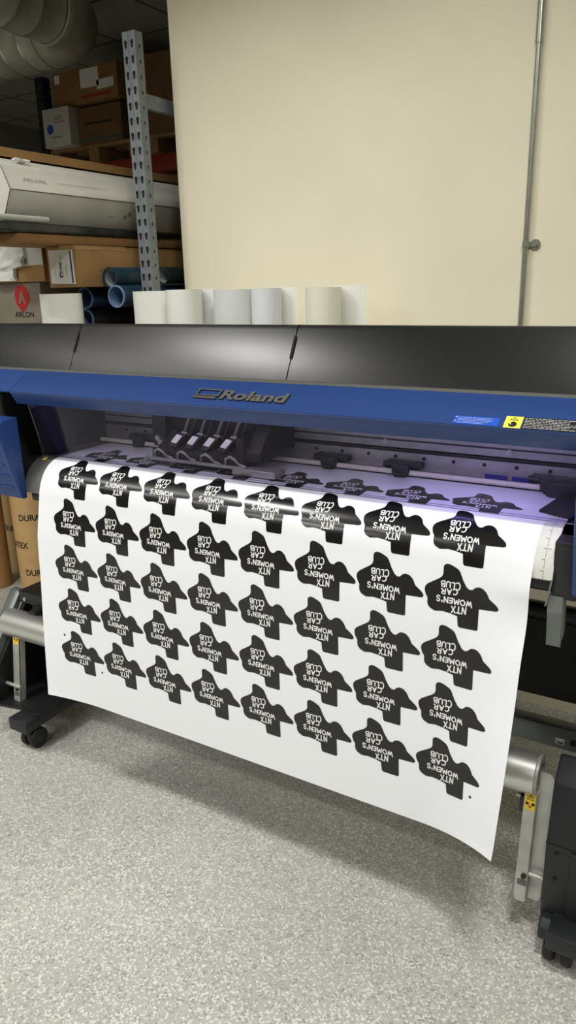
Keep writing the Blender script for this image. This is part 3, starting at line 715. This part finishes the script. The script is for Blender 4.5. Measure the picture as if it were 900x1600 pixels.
g = G().box(-2.05, -1.87, 1.62, 1.66, 0.13, 0.455); g.build('black_leg_board', 'blackin', P)  # thin black board in front of the left leg
# take-up tube
TY = 1.515
g = G(); g.cyl((-2.075, TY, 0.392), (-0.262, TY, 0.412), 0.0485, 40, chamfer=0.003); g.mi = 1
g.pipe((-0.263, TY, 0.412), (-0.2575, TY, 0.412), 0.0478, 0.030, 40); g.cyl((-0.263, TY, 0.412), (-0.2605, TY, 0.412), 0.031, 24)
g.mi = 0; g.cyl((-2.105, TY, 0.392), (-2.075, TY, 0.392), 0.020, 20)
tube = g.build('take_up_tube', ['tube', 'alud'])
tag(tube, 'silver take-up tube lying across behind the lower part of the hanging sheet', 'tube')

# ------------------------------------------------------------------ wall conduit
CP = empty('conduit_pipe', (-0.6085, WY-0.016, 0), 'thin galvanised conduit pipe running up the cream wall', 'pipe')
G().cyl((-0.6085, WY-0.016, 0.02), (-0.6085, WY-0.016, CEIL-0.01), 0.0087, 20).build('pipe', 'galv', CP)
g = G().pipe((-0.6085, WY-0.016, 1.594), (-0.6085, WY-0.016, 1.612), 0.0112, 0.0085, 24)
g.cyl((-0.582, WY-0.0005, 1.603), (-0.582, WY-0.006, 1.603), 0.0155, 24); g.cyl((-0.582, WY-0.006, 1.603), (-0.582, WY-0.012, 1.603), 0.0085, 6); g.box(-0.600, -0.584, WY-0.010, WY-0.004, 1.596, 1.610)
g.build('pipe_clamp', 'galv', CP)
g = G().pipe((-0.6085, WY-0.016, 2.155), (-0.6085, WY-0.016, 2.30), 0.0112, 0.0085, 24); g.build('pipe_coupling', 'galv', CP)

# ------------------------------------------------------------------ standing vinyl rolls behind the printer
def vroll(cx, cy, rx, ry, tail, h, m, label, tail_m=None, tail_h=None, back=False):
    t = 0.0016; pts = []
    n = 64; turns = 2.4
    for i in range(n+1):
        a = -PI*0.5 + 2*PI*turns*(i/n) if True else 0
        k = 0.72+0.28*(i/n)
        ang = PI/2 - 2*PI*turns*(1-i/n)
        pts.append((cx+rx*k*math.cos(ang), cy+ry*k*math.sin(ang)))
    def ribbon(pp, z1, mi):
        g.mi = mi; N = len(pp); inn = []
        for i, p in enumerate(pp):
            a = pp[max(i-1, 0)]; b = pp[min(i+1, N-1)]; d = math.dist(a, b); nx, ny = -(b[1]-a[1])/d*t, (b[0]-a[0])/d*t
            inn.append((p[0]+nx, p[1]+ny))
        lo = [[g.bm.verts.new((p[0], p[1], z)) for p in pp] for z in (0.001, z1)]
        li = [[g.bm.verts.new((p[0], p[1], z)) for p in inn] for z in (0.001, z1)]
        for i in range(N-1):
            for q in ([lo[0][i], lo[0][i+1], lo[1][i+1], lo[1][i]], [li[0][i+1], li[0][i], li[1][i], li[1][i+1]], [lo[1][i], lo[1][i+1], li[1][i+1], li[1][i]], [lo[0][i+1], lo[0][i], li[0][i], li[0][i+1]]):
                f = g.bm.faces.new(q); f.material_index = mi
        for i in (0, N-1): f = g.bm.faces.new([lo[0][i], lo[1][i], li[1][i], li[0][i]]); f.material_index = mi
    g = G()
    r = empty('vinyl_roll', (cx, cy, 0), label, 'vinyl roll', 'white vinyl rolls standing behind the printer')
    ribbon(pts, h, 0)
    g.build('rolled_film', m, r)
    if tail:
        g = G(); tp = [(cx+rx*0.1, cy+ry+0.0035)]
        for i in range(1, 13):
            s_ = i/12; tp.append((cx+rx*0.1+(rx*0.9+tail)*s_, cy+ry+0.0035-0.012*math.sin(PI*s_*0.8)))
        ribbon(tp, tail_h or h, 0); o = g.build('loose_end', tail_m or m, r)
    return r
RY = 2.20
vroll(-2.290, 2.110, 0.107, 0.058, 0.0, 1.490, 'film1', 'white vinyl roll at far left, in front of the carton with red balloon emblem')
vroll(-1.951, 2.255, 0.094, 0.045, 0.0, 1.491, 'film1', 'cream-white flat vinyl roll standing in front of the grey rack post')
vroll(-1.7528, RY, 0.0705, 0.066, 0.027, 1.494, 'film1', 'white vinyl roll with a bluish loose end, beneath the corner of the cream wall', 'film2', 1.4935)
vroll(-1.5345, RY, 0.0770, 0.064, 0.0, 1.490, 'film3', 'greyer vinyl roll without loose end, in the middle of the standing rolls')
vroll(-1.397, RY, 0.055, 0.055, 0.038, 1.492, 'film2', 'slim white vinyl roll with a cream loose end beside a gap', 'film1', 1.493)
vroll(-1.1995, 2.24, 0.0635, 0.0635, 0.066, 1.491, 'film4', 'greenish translucent film roll at the right end, standing apart', 'film1', 1.4955)

# ------------------------------------------------------------------ storage rack
RK = empty('storage_rack', (-3.3, 2.85, 0), 'tall grey slotted storage rack beside the cream wall end', 'rack')
def upright(x0, x1, y0, y1, h, dirn, seen):
    g = G(); t = 0.003; w = x1-x0
    # C section: front face with a shallow centre groove and two returns
    xm = (x0+x1)/2
    poly = [(x0, y1), (x0, y0), (xm-0.004, y0), (xm-0.002, y0+0.003), (xm+0.002, y0+0.003), (xm+0.004, y0), (x1, y0), (x1, y1), (x1-t, y1), (x1-t, y0+t+0.003), (x0+t, y0+t+0.003), (x0+t, y1)]
    g.prism(poly, 'z', 0.0, h)
    if seen:
        g.mi = 1
        z = h-0.035
        while z > 1.30:
            for xc in (x0+w*0.24, x0+w*0.74):
                pts = [(xc+0.0075*math.cos(a), z+0.0075*math.sin(a)) for a in [math.radians(-40+i*26) for i in range(11)]] + [(xc-0.0045, z-0.017), (xc, z-0.0205), (xc+0.0045, z-0.017)]
                poly2(g, pts, lambda x, zz, hh: (x, y0-0.0006, zz))
            pts = [(y0+0.022+0.0035*math.cos(a), z-0.012+0.007*math.sin(a)) for a in [2*PI*i/12 for i in range(12)]]
            poly2(g, pts, lambda yy, zz, hh: (x1+0.0006, yy, zz))
            z -= 0.05
    return g.build('upright', ['rack', 'hole'], RK)
upright(-2.053, -1.994, 2.32, 2.362, 2.385, 1, True)
upright(-2.053, -1.994, 3.40, 3.442, 2.385, 1, False)
upright(-4.30, -4.24, 2.32, 2.362, 2.385, 1, False); upright(-4.30, -4.24, 3.40, 3.442, 2.385, 1, False)
for yy in (2.335, 3.41):
    G().box(-4.24, -2.053, yy-0.01, yy+0.02, 1.215, 1.300, 0.003).build('shelf_beam', 'rack', RK)
G().box(-4.24, -2.06, 2.35, 3.40, 1.30, 1.325).build('shelf_deck', 'wood', RK)
for xx in (-2.0235, -4.27):
    G().box(xx-0.012, xx+0.012, 2.362, 3.40, 2.145, 2.195, 0.002).build('cross_brace', 'rack', RK)
    G().box(xx-0.012, xx+0.012, 2.362, 3.40, 0.4, 0.44, 0.002).build('cross_brace', 'rack', RK)

# ---- goods on the rack
def closed_box(g, x0, x1, y0, y1, z0, z1, bev=0.004): g.box(x0, x1, y0, y1, z0, z1, bev, 2)
def YP(x0, y, z0): return lambda x, z, h: (x0+x, y-h, z0+z)     # front faces
B = empty('balloon_emblem_carton', (-2.76, 2.45, 1.325), 'grey-brown carton with a red balloon emblem, left edge of the shelf', 'box')
g = G(); closed_box(g, -3.05, -2.515, 2.215, 2.95, 1.325, 1.538); g.build('carton', 'greycard', B)
g = G(); cx, cz, R_ = -2.63, 1.482, 0.046
pts = [(cx+R_*math.cos(math.radians(a)), cz+R_*1.02*math.sin(math.radians(a))) for a in range(-20, 205, 15)] + [(cx-R_*0.85, cz-0.032), (cx-0.016, cz-0.058), (cx-0.004, cz-0.064), (cx+0.010, cz-0.056), (cx+0.030, cz-0.036), (cx+R_*0.97, cz-0.020)]
poly2(g, pts, YP(0, 2.2142, 0)); g.mi = 1
add_text(g, 'A', 0.06, lambda x, y, h: (-2.655+x, 2.2134, 1.452+y), bold=0.0022, fit=(0.046, 0.052)); g.mi = 2
add_text(g, 'ARLON', 0.03, lambda x, y, h: (-2.688+x, 2.2140, 1.396+y), bold=0.0006, fit=(0.118, 0.024))
g.build('carton_print', ['red', 'greycard', 'txtblack'], B, smooth=0)
# white wrapped box on top of it
B = empty('open_white_box', (-2.62, 2.4, 1.538), 'half-white half-brown box under a white plastic bag, left end of the shelf', 'box')
g = G(); closed_box(g, -2.95, -2.462, 2.20, 2.80, 1.539, 1.690); g.build('carton', 'card2', B)
g = G(); g.prism([(2.194, 1.605), (2.194, 1.694), (2.80, 1.694), (2.80, 1.690), (2.199, 1.690), (2.199, 1.603)], 'x', -2.955, -2.458); g.build('white_flap', 'whitecard', B)
bag = bmesh.new()
nx, nz = 16, 14
for j in range(nz+1): pass
gb = G()
vv = [[gb.bm.verts.new((-3.02+0.40*i/nx, 2.160+0.010*math.sin(i*0.9+j*0.5)+0.007*math.sin(j*1.3-i*0.6)+0.03*abs(i/nx-0.5), 1.545+0.155*j/nz+0.018*math.sin(i*0.55)*(j/nz))) for i in range(nx+1)] for j in range(nz+1)]
vb = [[gb.bm.verts.new(v.co+Vector((0, 0.018, 0))) for v in r] for r in vv]
for j in range(nz):
    for i in range(nx):
        gb.bm.faces.new([vv[j][i], vv[j][i+1], vv[j+1][i+1], vv[j+1][i]]); gb.bm.faces.new([vb[j][i+1], vb[j][i], vb[j+1][i], vb[j+1][i+1]])
for a, b_ in ((vv[0], vb[0]), (vb[-1], vv[-1]), ([r[0] for r in vb], [r[0] for r in vv]), ([r[-1] for r in vv], [r[-1] for r in vb])):
    for k in range(len(a)-1): gb.bm.faces.new([a[k+1], a[k], b_[k], b_[k+1]])
# peak of the bag
gb.prism([(-2.80, 1.694), (-2.74, 1.735), (-2.66, 1.739), (-2.60, 1.697)], 'y', 2.17, 2.30, 0.004)
for v in gb.bm.verts: v.co.x += 0.07 if v.co.z > 1.60 else 0.0
pb = gb.build('plastic_bag', 'bag'); pb.location.z += 0.0
tag(pb, 'crumpled white plastic bag draped over the front of the half-white box', 'bag')
# long brown media box with a white label
B = empty('long_label_box', (-2.275, 3.0, 1.51), 'long brown cardboard box with a white printed label on its near end', 'box')
g = G(); closed_box(g, -2.36, -2.195, 2.13, 3.38, 1.512, 1.664, 0.003); g.build('carton', 'card2', B)
g = G().prism([(-2.345, 1.528), (-2.215, 1.524), (-2.218, 1.650), (-2.348, 1.652)], 'y', 2.1275, 2.1298); g.mi = 1
g.prism([(-2.231, 1.528), (-2.224, 1.528), (-2.226, 1.646), (-2.233, 1.646)], 'y', 2.1268, 2.1275)
# logo reading bottom to top
U = lambda ox, oz: (lambda x, y, h: (ox-y, 2.1266, oz+x))
poly2(g, [(0.011*math.cos(2*PI*i/20), 0.011*math.sin(2*PI*i/20)) for i in range(20)], lambda x, y, h: (-2.286+x, 2.1268, 1.560+y)); g.mi = 0
poly2(g, [(0.006*math.cos(2*PI*i/16), 0.006*math.sin(2*PI*i/16)) for i in range(16)], lambda x, y, h: (-2.283+x, 2.1264, 1.561+y)); g.mi = 2
add_text(g, 'rite', 0.03, U(-2.279, 1.573), bold=0.0006, fit=(0.032, 0.018)); g.mi = 3
lines_block(g, U(-2.279, 1.608), 0.022, 0.012, 1, 0.6, 0); g.mi = 4
lines_block(g, U(-2.254, 1.556), 0.045, 0.008, 2, 0.4); lines_block(g, U(-2.316, 1.556), 0.03, 0.005, 1, 0.5)
o = g.build('box_label', ['paper', 'txtnavy', 'txtblack', 'peach', 'txtgrey'], B, smooth=0); o['label'] = 'white label with a blue edge stripe'
g = G().box(-2.285, -2.194, 2.1275, 2.40, 1.650, 1.6655); g.build('packing_tape', 'core', B)
# flat brown cardboard over it
g = G().prism([(-2.455, 1.86), (-2.30, 1.83), (-2.188, 1.86), (-2.185, 3.38), (-2.455, 3.38)], 'z', 1.6665, 1.697, 0.003)
tag(g.build('flat_cardboard', 'card'), 'flattened brown cardboard lying on the long labelled box', 'cardboard')
# wrapped dark package
g = G().box(-2.33, -2.178, 1.72, 2.60, 1.699, 1.733, 0.010, 3)
tag(g.build('wrapped_package', 'wrap'), 'thin package in shiny black plastic wrap under the white long box', 'package')
# grey rod
g = G().pipe((-2.19, 1.55, 1.7445), (-2.19, 2.0, 1.7445), 0.0105, 0.007, 20)
tag(g.build('grey_rod', 'rod'), 'short pale grey tube lying on the black wrapped package', 'tube')
# white long box (six-sided section)
B = empty('white_media_box', (-2.4, 2.6, 1.735), 'long white six-sided carton, biggest box on the rack shelf', 'box')
sec = [(-2.56, 1.737), (-2.254, 1.737), (-2.200, 1.8376), (-2.235, 1.917), (-2.30, 1.950), (-2.56, 1.950)]
g = G()
fold = lambda a, y0, y1: g.sweep([(a[0]+0.0008, y0, a[1]), (a[0]+0.0008, y1, a[1])], 0.0016, 6)
fold((-2.200, 1.8376), 1.862, 3.37)
g.sweep([(-2.200, 1.8595, 1.8376), (-2.254, 1.8595, 1.739)], 0.0016, 6); g.sweep([(-2.200, 1.8595, 1.8376), (-2.235, 1.8595, 1.916)], 0.0014, 6)
g.build('fold_line', 'trimgrey', B)
g = G(); g.prism(sec, 'y', 1.86, 3.38, 0.003, 1); g.mi = 1; sl = Vector((-0.035, 0, 0.0794)).normalized()
def up_face(x, y, h): p = Vector((-2.2045, 1.93+x, 1.850))+sl*(y+0.022); return (p.x+0.0012, p.y, p.z+0.0008)
add_text(g, 'ARLON', 0.02, up_face, fit=(0.10, 0.012))
lines_block(g, lambda x, y, h: up_face(0.16+x, y+0.004, h), 0.25, 0.004, 1, 0.4, 0)
def lo_face(x, y, h):
    dd = Vector((0.054, 0, 0.1006)).normalized(); p = Vector((-2.254, 2.35+x, 1.737))+dd*(0.045+y); return (p.x+0.001, p.y, p.z-0.0006)
lines_block(g, lo_face, 0.035, 0.008, 2, 0.5, 0)
for k in range(2):
    pr = [(0.10+0.022*k+0.010*math.cos(2*PI*i/14), 0.008+0.012*k+0.010*math.sin(2*PI*i/14)) for i in range(14)]
    poly2(g, pr, lo_face)
g.raw('carton', ['whitecard', 'txtgrey'], B)
# long brown tray lying behind on top of it
B = G()
B.box(-2.56, -2.30, 1.80, 3.38, 1.951, 1.957); B.box(-2.306, -2.30, 1.80, 3.38, 1.951, 1.988); B.box(-2.56, -2.554, 1.80, 3.38, 1.951, 1.988); B.box(-2.56, -2.30, 3.374, 3.38, 1.951, 1.985)
tag(B.build('cardboard_tray', 'card2'), 'long open brown cardboard tray lying on top of the white carton', 'cardboard tray')
# clear wad of wrap on the edge
g = G()
for k in range(6):
    a = k*0.9; g.sweep([(-2.268+0.008*math.sin(a+i), 1.94+0.014*i+0.006*k, 1.942+0.006*abs(math.sin(a*2+i*1.3))) for i in range(4)], 0.005, 8)
tag(g.build('plastic_scrap', 'bag'), 'small crumpled clear plastic scrap lying on the white carton edge', 'plastic scrap')
# film rolls lying lengthways
def lying(x, y, z, r, L, mb, mc, label):
    g = G(); g.pipe((x, y, z), (x, y+L, z), r, r*0.90, 32, mi_in=1)
    t = empty('film_roll', (x, y, z-r), label, 'film roll', 'dark film rolls lying on the shelf')
    g.build('film', [mb, mc], t); g = G().pipe((x, y-0.003, z), (x, y+0.004, z), r*1.015, r*0.89, 32); g.build('end_ring', mc if mc == 'coreblue' and r > .041 else mb, t)
    g = G().cyl((x, y+0.10, z), (x, y+0.104, z), r*0.89, 32); g.build('end_plug', mc, t)
lying(-2.145, 2.245, 1.5465, 0.038, 0.21, 'rollteal', 'coregrey', 'dark teal film roll, topmost of the dark rolls beside the long labelled box')
lying(-2.112, 2.235, 1.4745, 0.042, 1.1, 'rollteal', 'coreblue', 'dark film roll with a bright pale-blue rim, right of the lower dark rolls')
lying(-2.293, 2.245, 1.470, 0.042, 1.1, 'rollblue', 'coreblue', 'navy film roll lying directly on another roll, next to the left white roll')
lying(-2.305, 2.250, 1.385, 0.042, 1.1, 'rollblk', 'coreblue', 'near-black film roll lying lowest, just above the printer cover')
lying(-2.065, 2.47, 1.551, 0.033, 0.9, 'rollgrn', 'coregrey', 'dark green film roll showing right of the grey rack post')

# ------------------------------------------------------------------ upright cores on the floor
def core(x, y, r, h, label, texts, m='core', ww=0.185):
    t = empty('cardboard_core', (x, y, 0), label, 'cardboard core', 'upright cardboard cores on the floor')
    g = G().pipe((x, y, 0.001), (x, y, h), r, r*0.86, 40); g.build('tube', m, t)
    g = G()
    for z, a0 in texts:
        add_text(g, 'DURATEX', 0.05, lambda xx, yy, hh: (x+(r+0.0008)*math.sin(a0+xx/r), y-(r+0.0008)*math.cos(a0+xx/r), z+yy), bold=0.0010, fit=(ww, 0.034))
    if texts: g.build('core_print', 'txtblack', t, smooth=0)
core(-3.04, 2.47, 0.118, 1.1, 'tan cardboard core standing nearest the sheet, at the printer left end', [(0.385, 0.12), (0.235, -1.18), (0.085, 0.12)])
core(-3.325, 2.62, 0.105, 1.15, 'tan cardboard core standing behind, between the two nearer cores', [(0.235, -0.42)])
core(-3.245, 2.335, 0.075, 1.0, 'darker cardboard core at the very left edge', [], 'card2')

# ------------------------------------------------------------------ far rack with cartons
FR = empty('pallet_rack', (-3.4, 4.6, 0), 'distant pallet rack with a dark upright and red beams', 'rack')
FY = 4.0
g = G().box(-4.335, -4.265, FY-0.02, FY+0.05, 0, 2.885); g.mi = 1
for k in range(10):
    z = 2.85-0.05*k
    for xx in (-4.32, -4.282): poly2(g, [(xx-0.007, z-0.014), (xx+0.007, z-0.014), (xx+0.008, z+0.01), (xx-0.008, z+0.01)], lambda x, zz, h: (x, FY-0.021, zz))
g.build('upright', ['rackdark', 'hole'], FR)
G().box(-4.31, -4.29, FY+0.05, FY+1.1, 2.66, 2.70).build('cross_brace', 'rackdark', FR)
g = G().obox((-4.30, FY+0.35, 2.55), (0.01, 0, 0), (0, 0.30, 0.16), (0, -0.01, 0.018)); g.build('cross_brace', 'rackdark', FR)
G().box(-4.265, -1.6, FY, FY+0.05, 2.215, 2.315, 0.003).build('shelf_beam', 'rackred', FR); G().box(-4.265, -1.6, FY+1.0, FY+1.05, 2.215, 2.315, 0.003).build('shelf_beam', 'rackred', FR)
G().box(-1.6, -1.53, FY-0.02, FY+0.05, 0, 2.885).build('upright', 'rackdark', FR)
for xx in (-4.30, -1.565): G().box(xx-0.035, xx+0.035, FY+1.0, FY+1.07, 0, 2.885).build('upright', 'rackdark', FR)
def pallet(x0, x1, y0, y1, z, label):
    t = empty('wooden_pallet', ((x0+x1)/2, (y0+y1)/2, z), label, 'pallet', 'pallets on the distant rack')
    n = 7
    for k in range(n):
        yy = y0+(y1-y0-0.08)*k/(n-1); G().box(x0, x1, yy, yy+0.08, z+0.085, z+0.105, 0.002).build('deck_board', 'wood', t)
    for k in range(3):
        xx = x0+(x1-x0-0.09)*k/2; G().box(xx, xx+0.09, y0, y1, z, z+0.085, 0.002).build('stringer', 'wood', t)
pallet(-4.22, -3.42, FY-0.05, FY+1.0, 2.315, 'pale wooden pallet under the stacked brown cartons and white box')
pallet(-3.36, -2.50, FY-0.05, FY+1.0, 2.315, 'wooden pallet under the tall brown cartons right of the grey post')
ZP = 2.42
def carton(name, x0, x1, y0, y1, z0, z1, m, label, papers=(), cat='box'):
    t = empty(name, ((x0+x1)/2, (y0+y1)/2, z0), label, cat)
    g = G(); closed_box(g, x0, x1, y0, y1, z0, z1, 0.006); g.build('carton', m, t)
    for (a, b, c, d, mm, tilt) in papers:
        g = G().prism([(a, c), (b, c+tilt), (b, d+tilt), (a, d)], 'y', y0-0.003, y0-0.0005); g.build('paper_label' if mm == 'paper' else 'tape_strip', mm, t)
    return t
t = empty('white_printed_box', (-4.07, FY+0.06, ZP), 'small white box with a round blue emblem, beside a dull brown carton', 'box')
g = G(); closed_box(g, -4.19, -3.945, FY-0.12, FY+0.25, ZP, 2.655, 0.006); g.mi = 1
poly2(g, [(0.030*math.cos(2*PI*i/20), 0.030*math.sin(2*PI*i/20)) for i in range(20)], lambda x, z, h: (-4.125+x, FY-0.121, 2.53+z)); g.mi = 2
lines_block(g, lambda x, z, h: (-4.08+x, FY-0.121, 2.56+z), 0.09, 0.05, 3, 0.5); lines_block(g, lambda x, z, h: (-4.12+x, FY-0.121, 2.47+z), 0.13, 0.02, 1, 0.5)
g.build('carton', ['whitecard', 'lblblue', 'txtgrey'], t)
G().box(-4.19, -3.945, FY+0.05, FY+0.08, 2.6548, 2.656).build('packing_tape', 'core', t)
t = carton('brown_carton', -3.93, -3.545, FY-0.06, FY+0.6, ZP, 2.64, 'card3', 'dull brown carton on the pallet beneath the carton with the papers')
g = G(); lines_block(g, lambda x, z, h: (-3.87+x, FY-0.061, 2.53+z), 0.24, 0.02, 1, 0.7, 0); g.build('box_print', 'txtblack', t, smooth=0)
g = G().box(-3.93, -3.545, FY-0.0635, FY-0.06, 2.435, 2.455); g.build('packing_tape', 'trimgrey', t)
t = carton('brown_carton', -4.12, -3.545, FY-0.07, FY+0.6, 2.66, 2.865, 'card', 'large brown carton with white papers, top of the distant stack',
       [(-3.86, -3.70, 2.745, 2.865-0.012, 'paper', 0.0), (-3.72, -3.575, 2.722, 2.775, 'paper', 0.006), (-4.09, -4.045, 2.80, 2.85, 'paper', 0)])
g = G(); lines_block(g, lambda x, z, h: (-3.86+x, FY-0.071, 2.685+z), 0.25, 0.022, 1, 0.8, 0); g.build('box_print', 'red', t, smooth=0)
carton('tall_carton', -3.33, -3.06, FY-0.06, FY+0.7, ZP, 2.86, 'card3', 'tall brown carton just right of the grey rack post, far back')
carton('tall_carton', -3.05, -2.80, FY-0.02, FY+0.7, ZP, 2.66, 'card', 'shorter brown carton half hidden by the cream wall edge, far back')

# ------------------------------------------------------------------ spiral duct
D = empty('spiral_duct', (-3.4, 2.4, 2.62), 'large shiny spiral ventilation duct with an elbow under the ceiling', 'duct')
def ribbed(name, p0, p1, r, step=0.14):
    p0 = Vector(p0); p1 = Vector(p1); L = (p1-p0).length; n = int(L/step); g = G(); d = (p1-p0).normalized()
    pts = []; rad = []
    for k in range(n+1):
        t = k*step
        for dt, rr in ((0, r), (0.006, r+0.003), (0.012, r)):
            if t+dt < L: pts.append(p0+d*(t+dt)); rad.append(rr)
    pts.append(p1); rad.append(r)
    g.sweep(pts, lambda i: rad[i], 40, True)
    g.bm.faces.ensure_lookup_table()
    for k in range(len(pts)-1):
        if rad[k] != r or rad[k+1] != r:
            for f in g.bm.faces[k*40:(k+1)*40]: f.material_index = 1
    return g.build(name, ['duct', 'galv'], D)
DZ = 2.80
ribbed('straight_section', (-3.02, 0.4, DZ), (-3.06, 2.95, DZ), 0.15)
ribbed('straight_section', (-6.4, 3.28, DZ-0.01), (-3.36, 3.22, DZ-0.005), 0.15)
ep = [(-3.06, 2.95, DZ)] + [(-3.34+0.28*math.cos(a), 2.95+0.28*math.sin(a)-0.005, DZ) for a in [PI/2*i/10 for i in range(1, 10)]] + [(-3.36, 3.225, DZ)]
G().sweep(ep, 0.153, 40, True).build('elbow', 'duct', D)
for p0, ax in (((-3.06, 2.95, DZ), (0, 1, 0)), ((-3.36, 3.222, DZ), (1, 0, 0))):
    p0 = Vector(p0); ax = Vector(ax); G().pipe(p0-ax*0.015, p0+ax*0.015, 0.160, 0.150, 40).build('collar', 'duct', D)
for y in (1.0, 2.4): G().box(-3.06, -3.03, y, y+0.02, DZ+0.148, CEIL, 0).build('hanger_strap', 'galv', D)

# ------------------------------------------------------------------ camera
cam = bpy.data.cameras.new('camera'); co = bpy.data.objects.new('camera', cam); C.objects.link(co)
R3 = ((0.85916978, 0.13049045, -0.4947722), (0.51109771, -0.26538498, 0.81752673), (-0.02462568, -0.9552712, -0.29470412))
# columns: camera right, down, forward  ->  blender camera axes right, up, back
mw = Matrix(((R3[0][0], -R3[0][1], -R3[0][2], 0), (R3[1][0], -R3[1][1], -R3[1][2], 0), (R3[2][0], -R3[2][1], -R3[2][2], 1.5), (0, 0, 0, 1)))
co.matrix_world = mw
cam.sensor_fit = 'AUTO'; cam.sensor_width = 36.0; cam.lens = 1148.87/1600*36.0
cam.clip_start = 0.05; cam.clip_end = 60
bpy.context.scene.camera = co

# ------------------------------------------------------------------ light
def area(name, loc, sx, sy, watts, col=(1, 1, 1), rot=(0, 0, 0), spread=180):
    l = bpy.data.lights.new(name, 'AREA'); l.shape = 'RECTANGLE'; l.size = sx; l.size_y = sy; l.energy = watts; l.color = col; l.spread = math.radians(spread)
    o = bpy.data.objects.new(name, l); C.objects.link(o); o.location = loc; o.rotation_euler = rot; return o
neutral = (1.0, 0.985, 0.94)
area('ceiling_panel_light', (0.1, 0.4, 3.05), 0.35, 0.25, 50, neutral, spread=160)
area('ceiling_panel_light', (-2.3, 0.3, 3.05), 0.5, 0.25, 38, neutral, spread=155)
area('ceiling_panel_light', (-3.5, 0.0, 3.05), 1.0, 0.5, 18, neutral, spread=150)
area('ceiling_strip_light', (-3.2, -1.25, 3.05), 3.4, 0.08, 62, neutral, spread=160)
area('ceiling_panel_light', (3.0, 0.3, 3.05), 0.6, 0.3, 30, neutral, spread=160)
for lx, e in ((-3.4, 90), (-0.6, 62), (2.2, 26)): area('ceiling_panel_light', (lx, -2.9, 3.05), 1.2, 0.5, e, neutral, spread=158)
# added fill without a fixture, brightens the cream wall and the rolls
area('added_wall_wash', (-1.3, 1.45, 3.0), 1.9, 0.12, 5.2, neutral, (math.radians(32), 0, 0), spread=78)
# added neutral fill that brightens the rail, then the violet interior LED
area('bed_fill_and_led', (-0.95, 1.44, 1.215), 1.4, 0.02, 0.85, (0.97, 0.95, 1.0), (math.radians(35), 0, 0))
area('bed_fill_and_led', (-0.42, 1.50, 1.225), 0.4, 0.02, 0.55, (0.5, 0.42, 1.0), (math.radians(15), 0, 0))
w = bpy.data.worlds.new('world'); bpy.context.scene.world = w; w.use_nodes = True
w.node_tree.nodes['Background'].inputs['Color'].default_value = (0.5, 0.5, 0.5, 1); w.node_tree.nodes['Background'].inputs['Strength'].default_value = 0.0
vs = bpy.context.scene.view_settings
vs.view_transform = 'Standard'; vs.look = 'None'; vs.exposure = -0.33; vs.gamma = 1.0; vs.use_curve_mapping = False
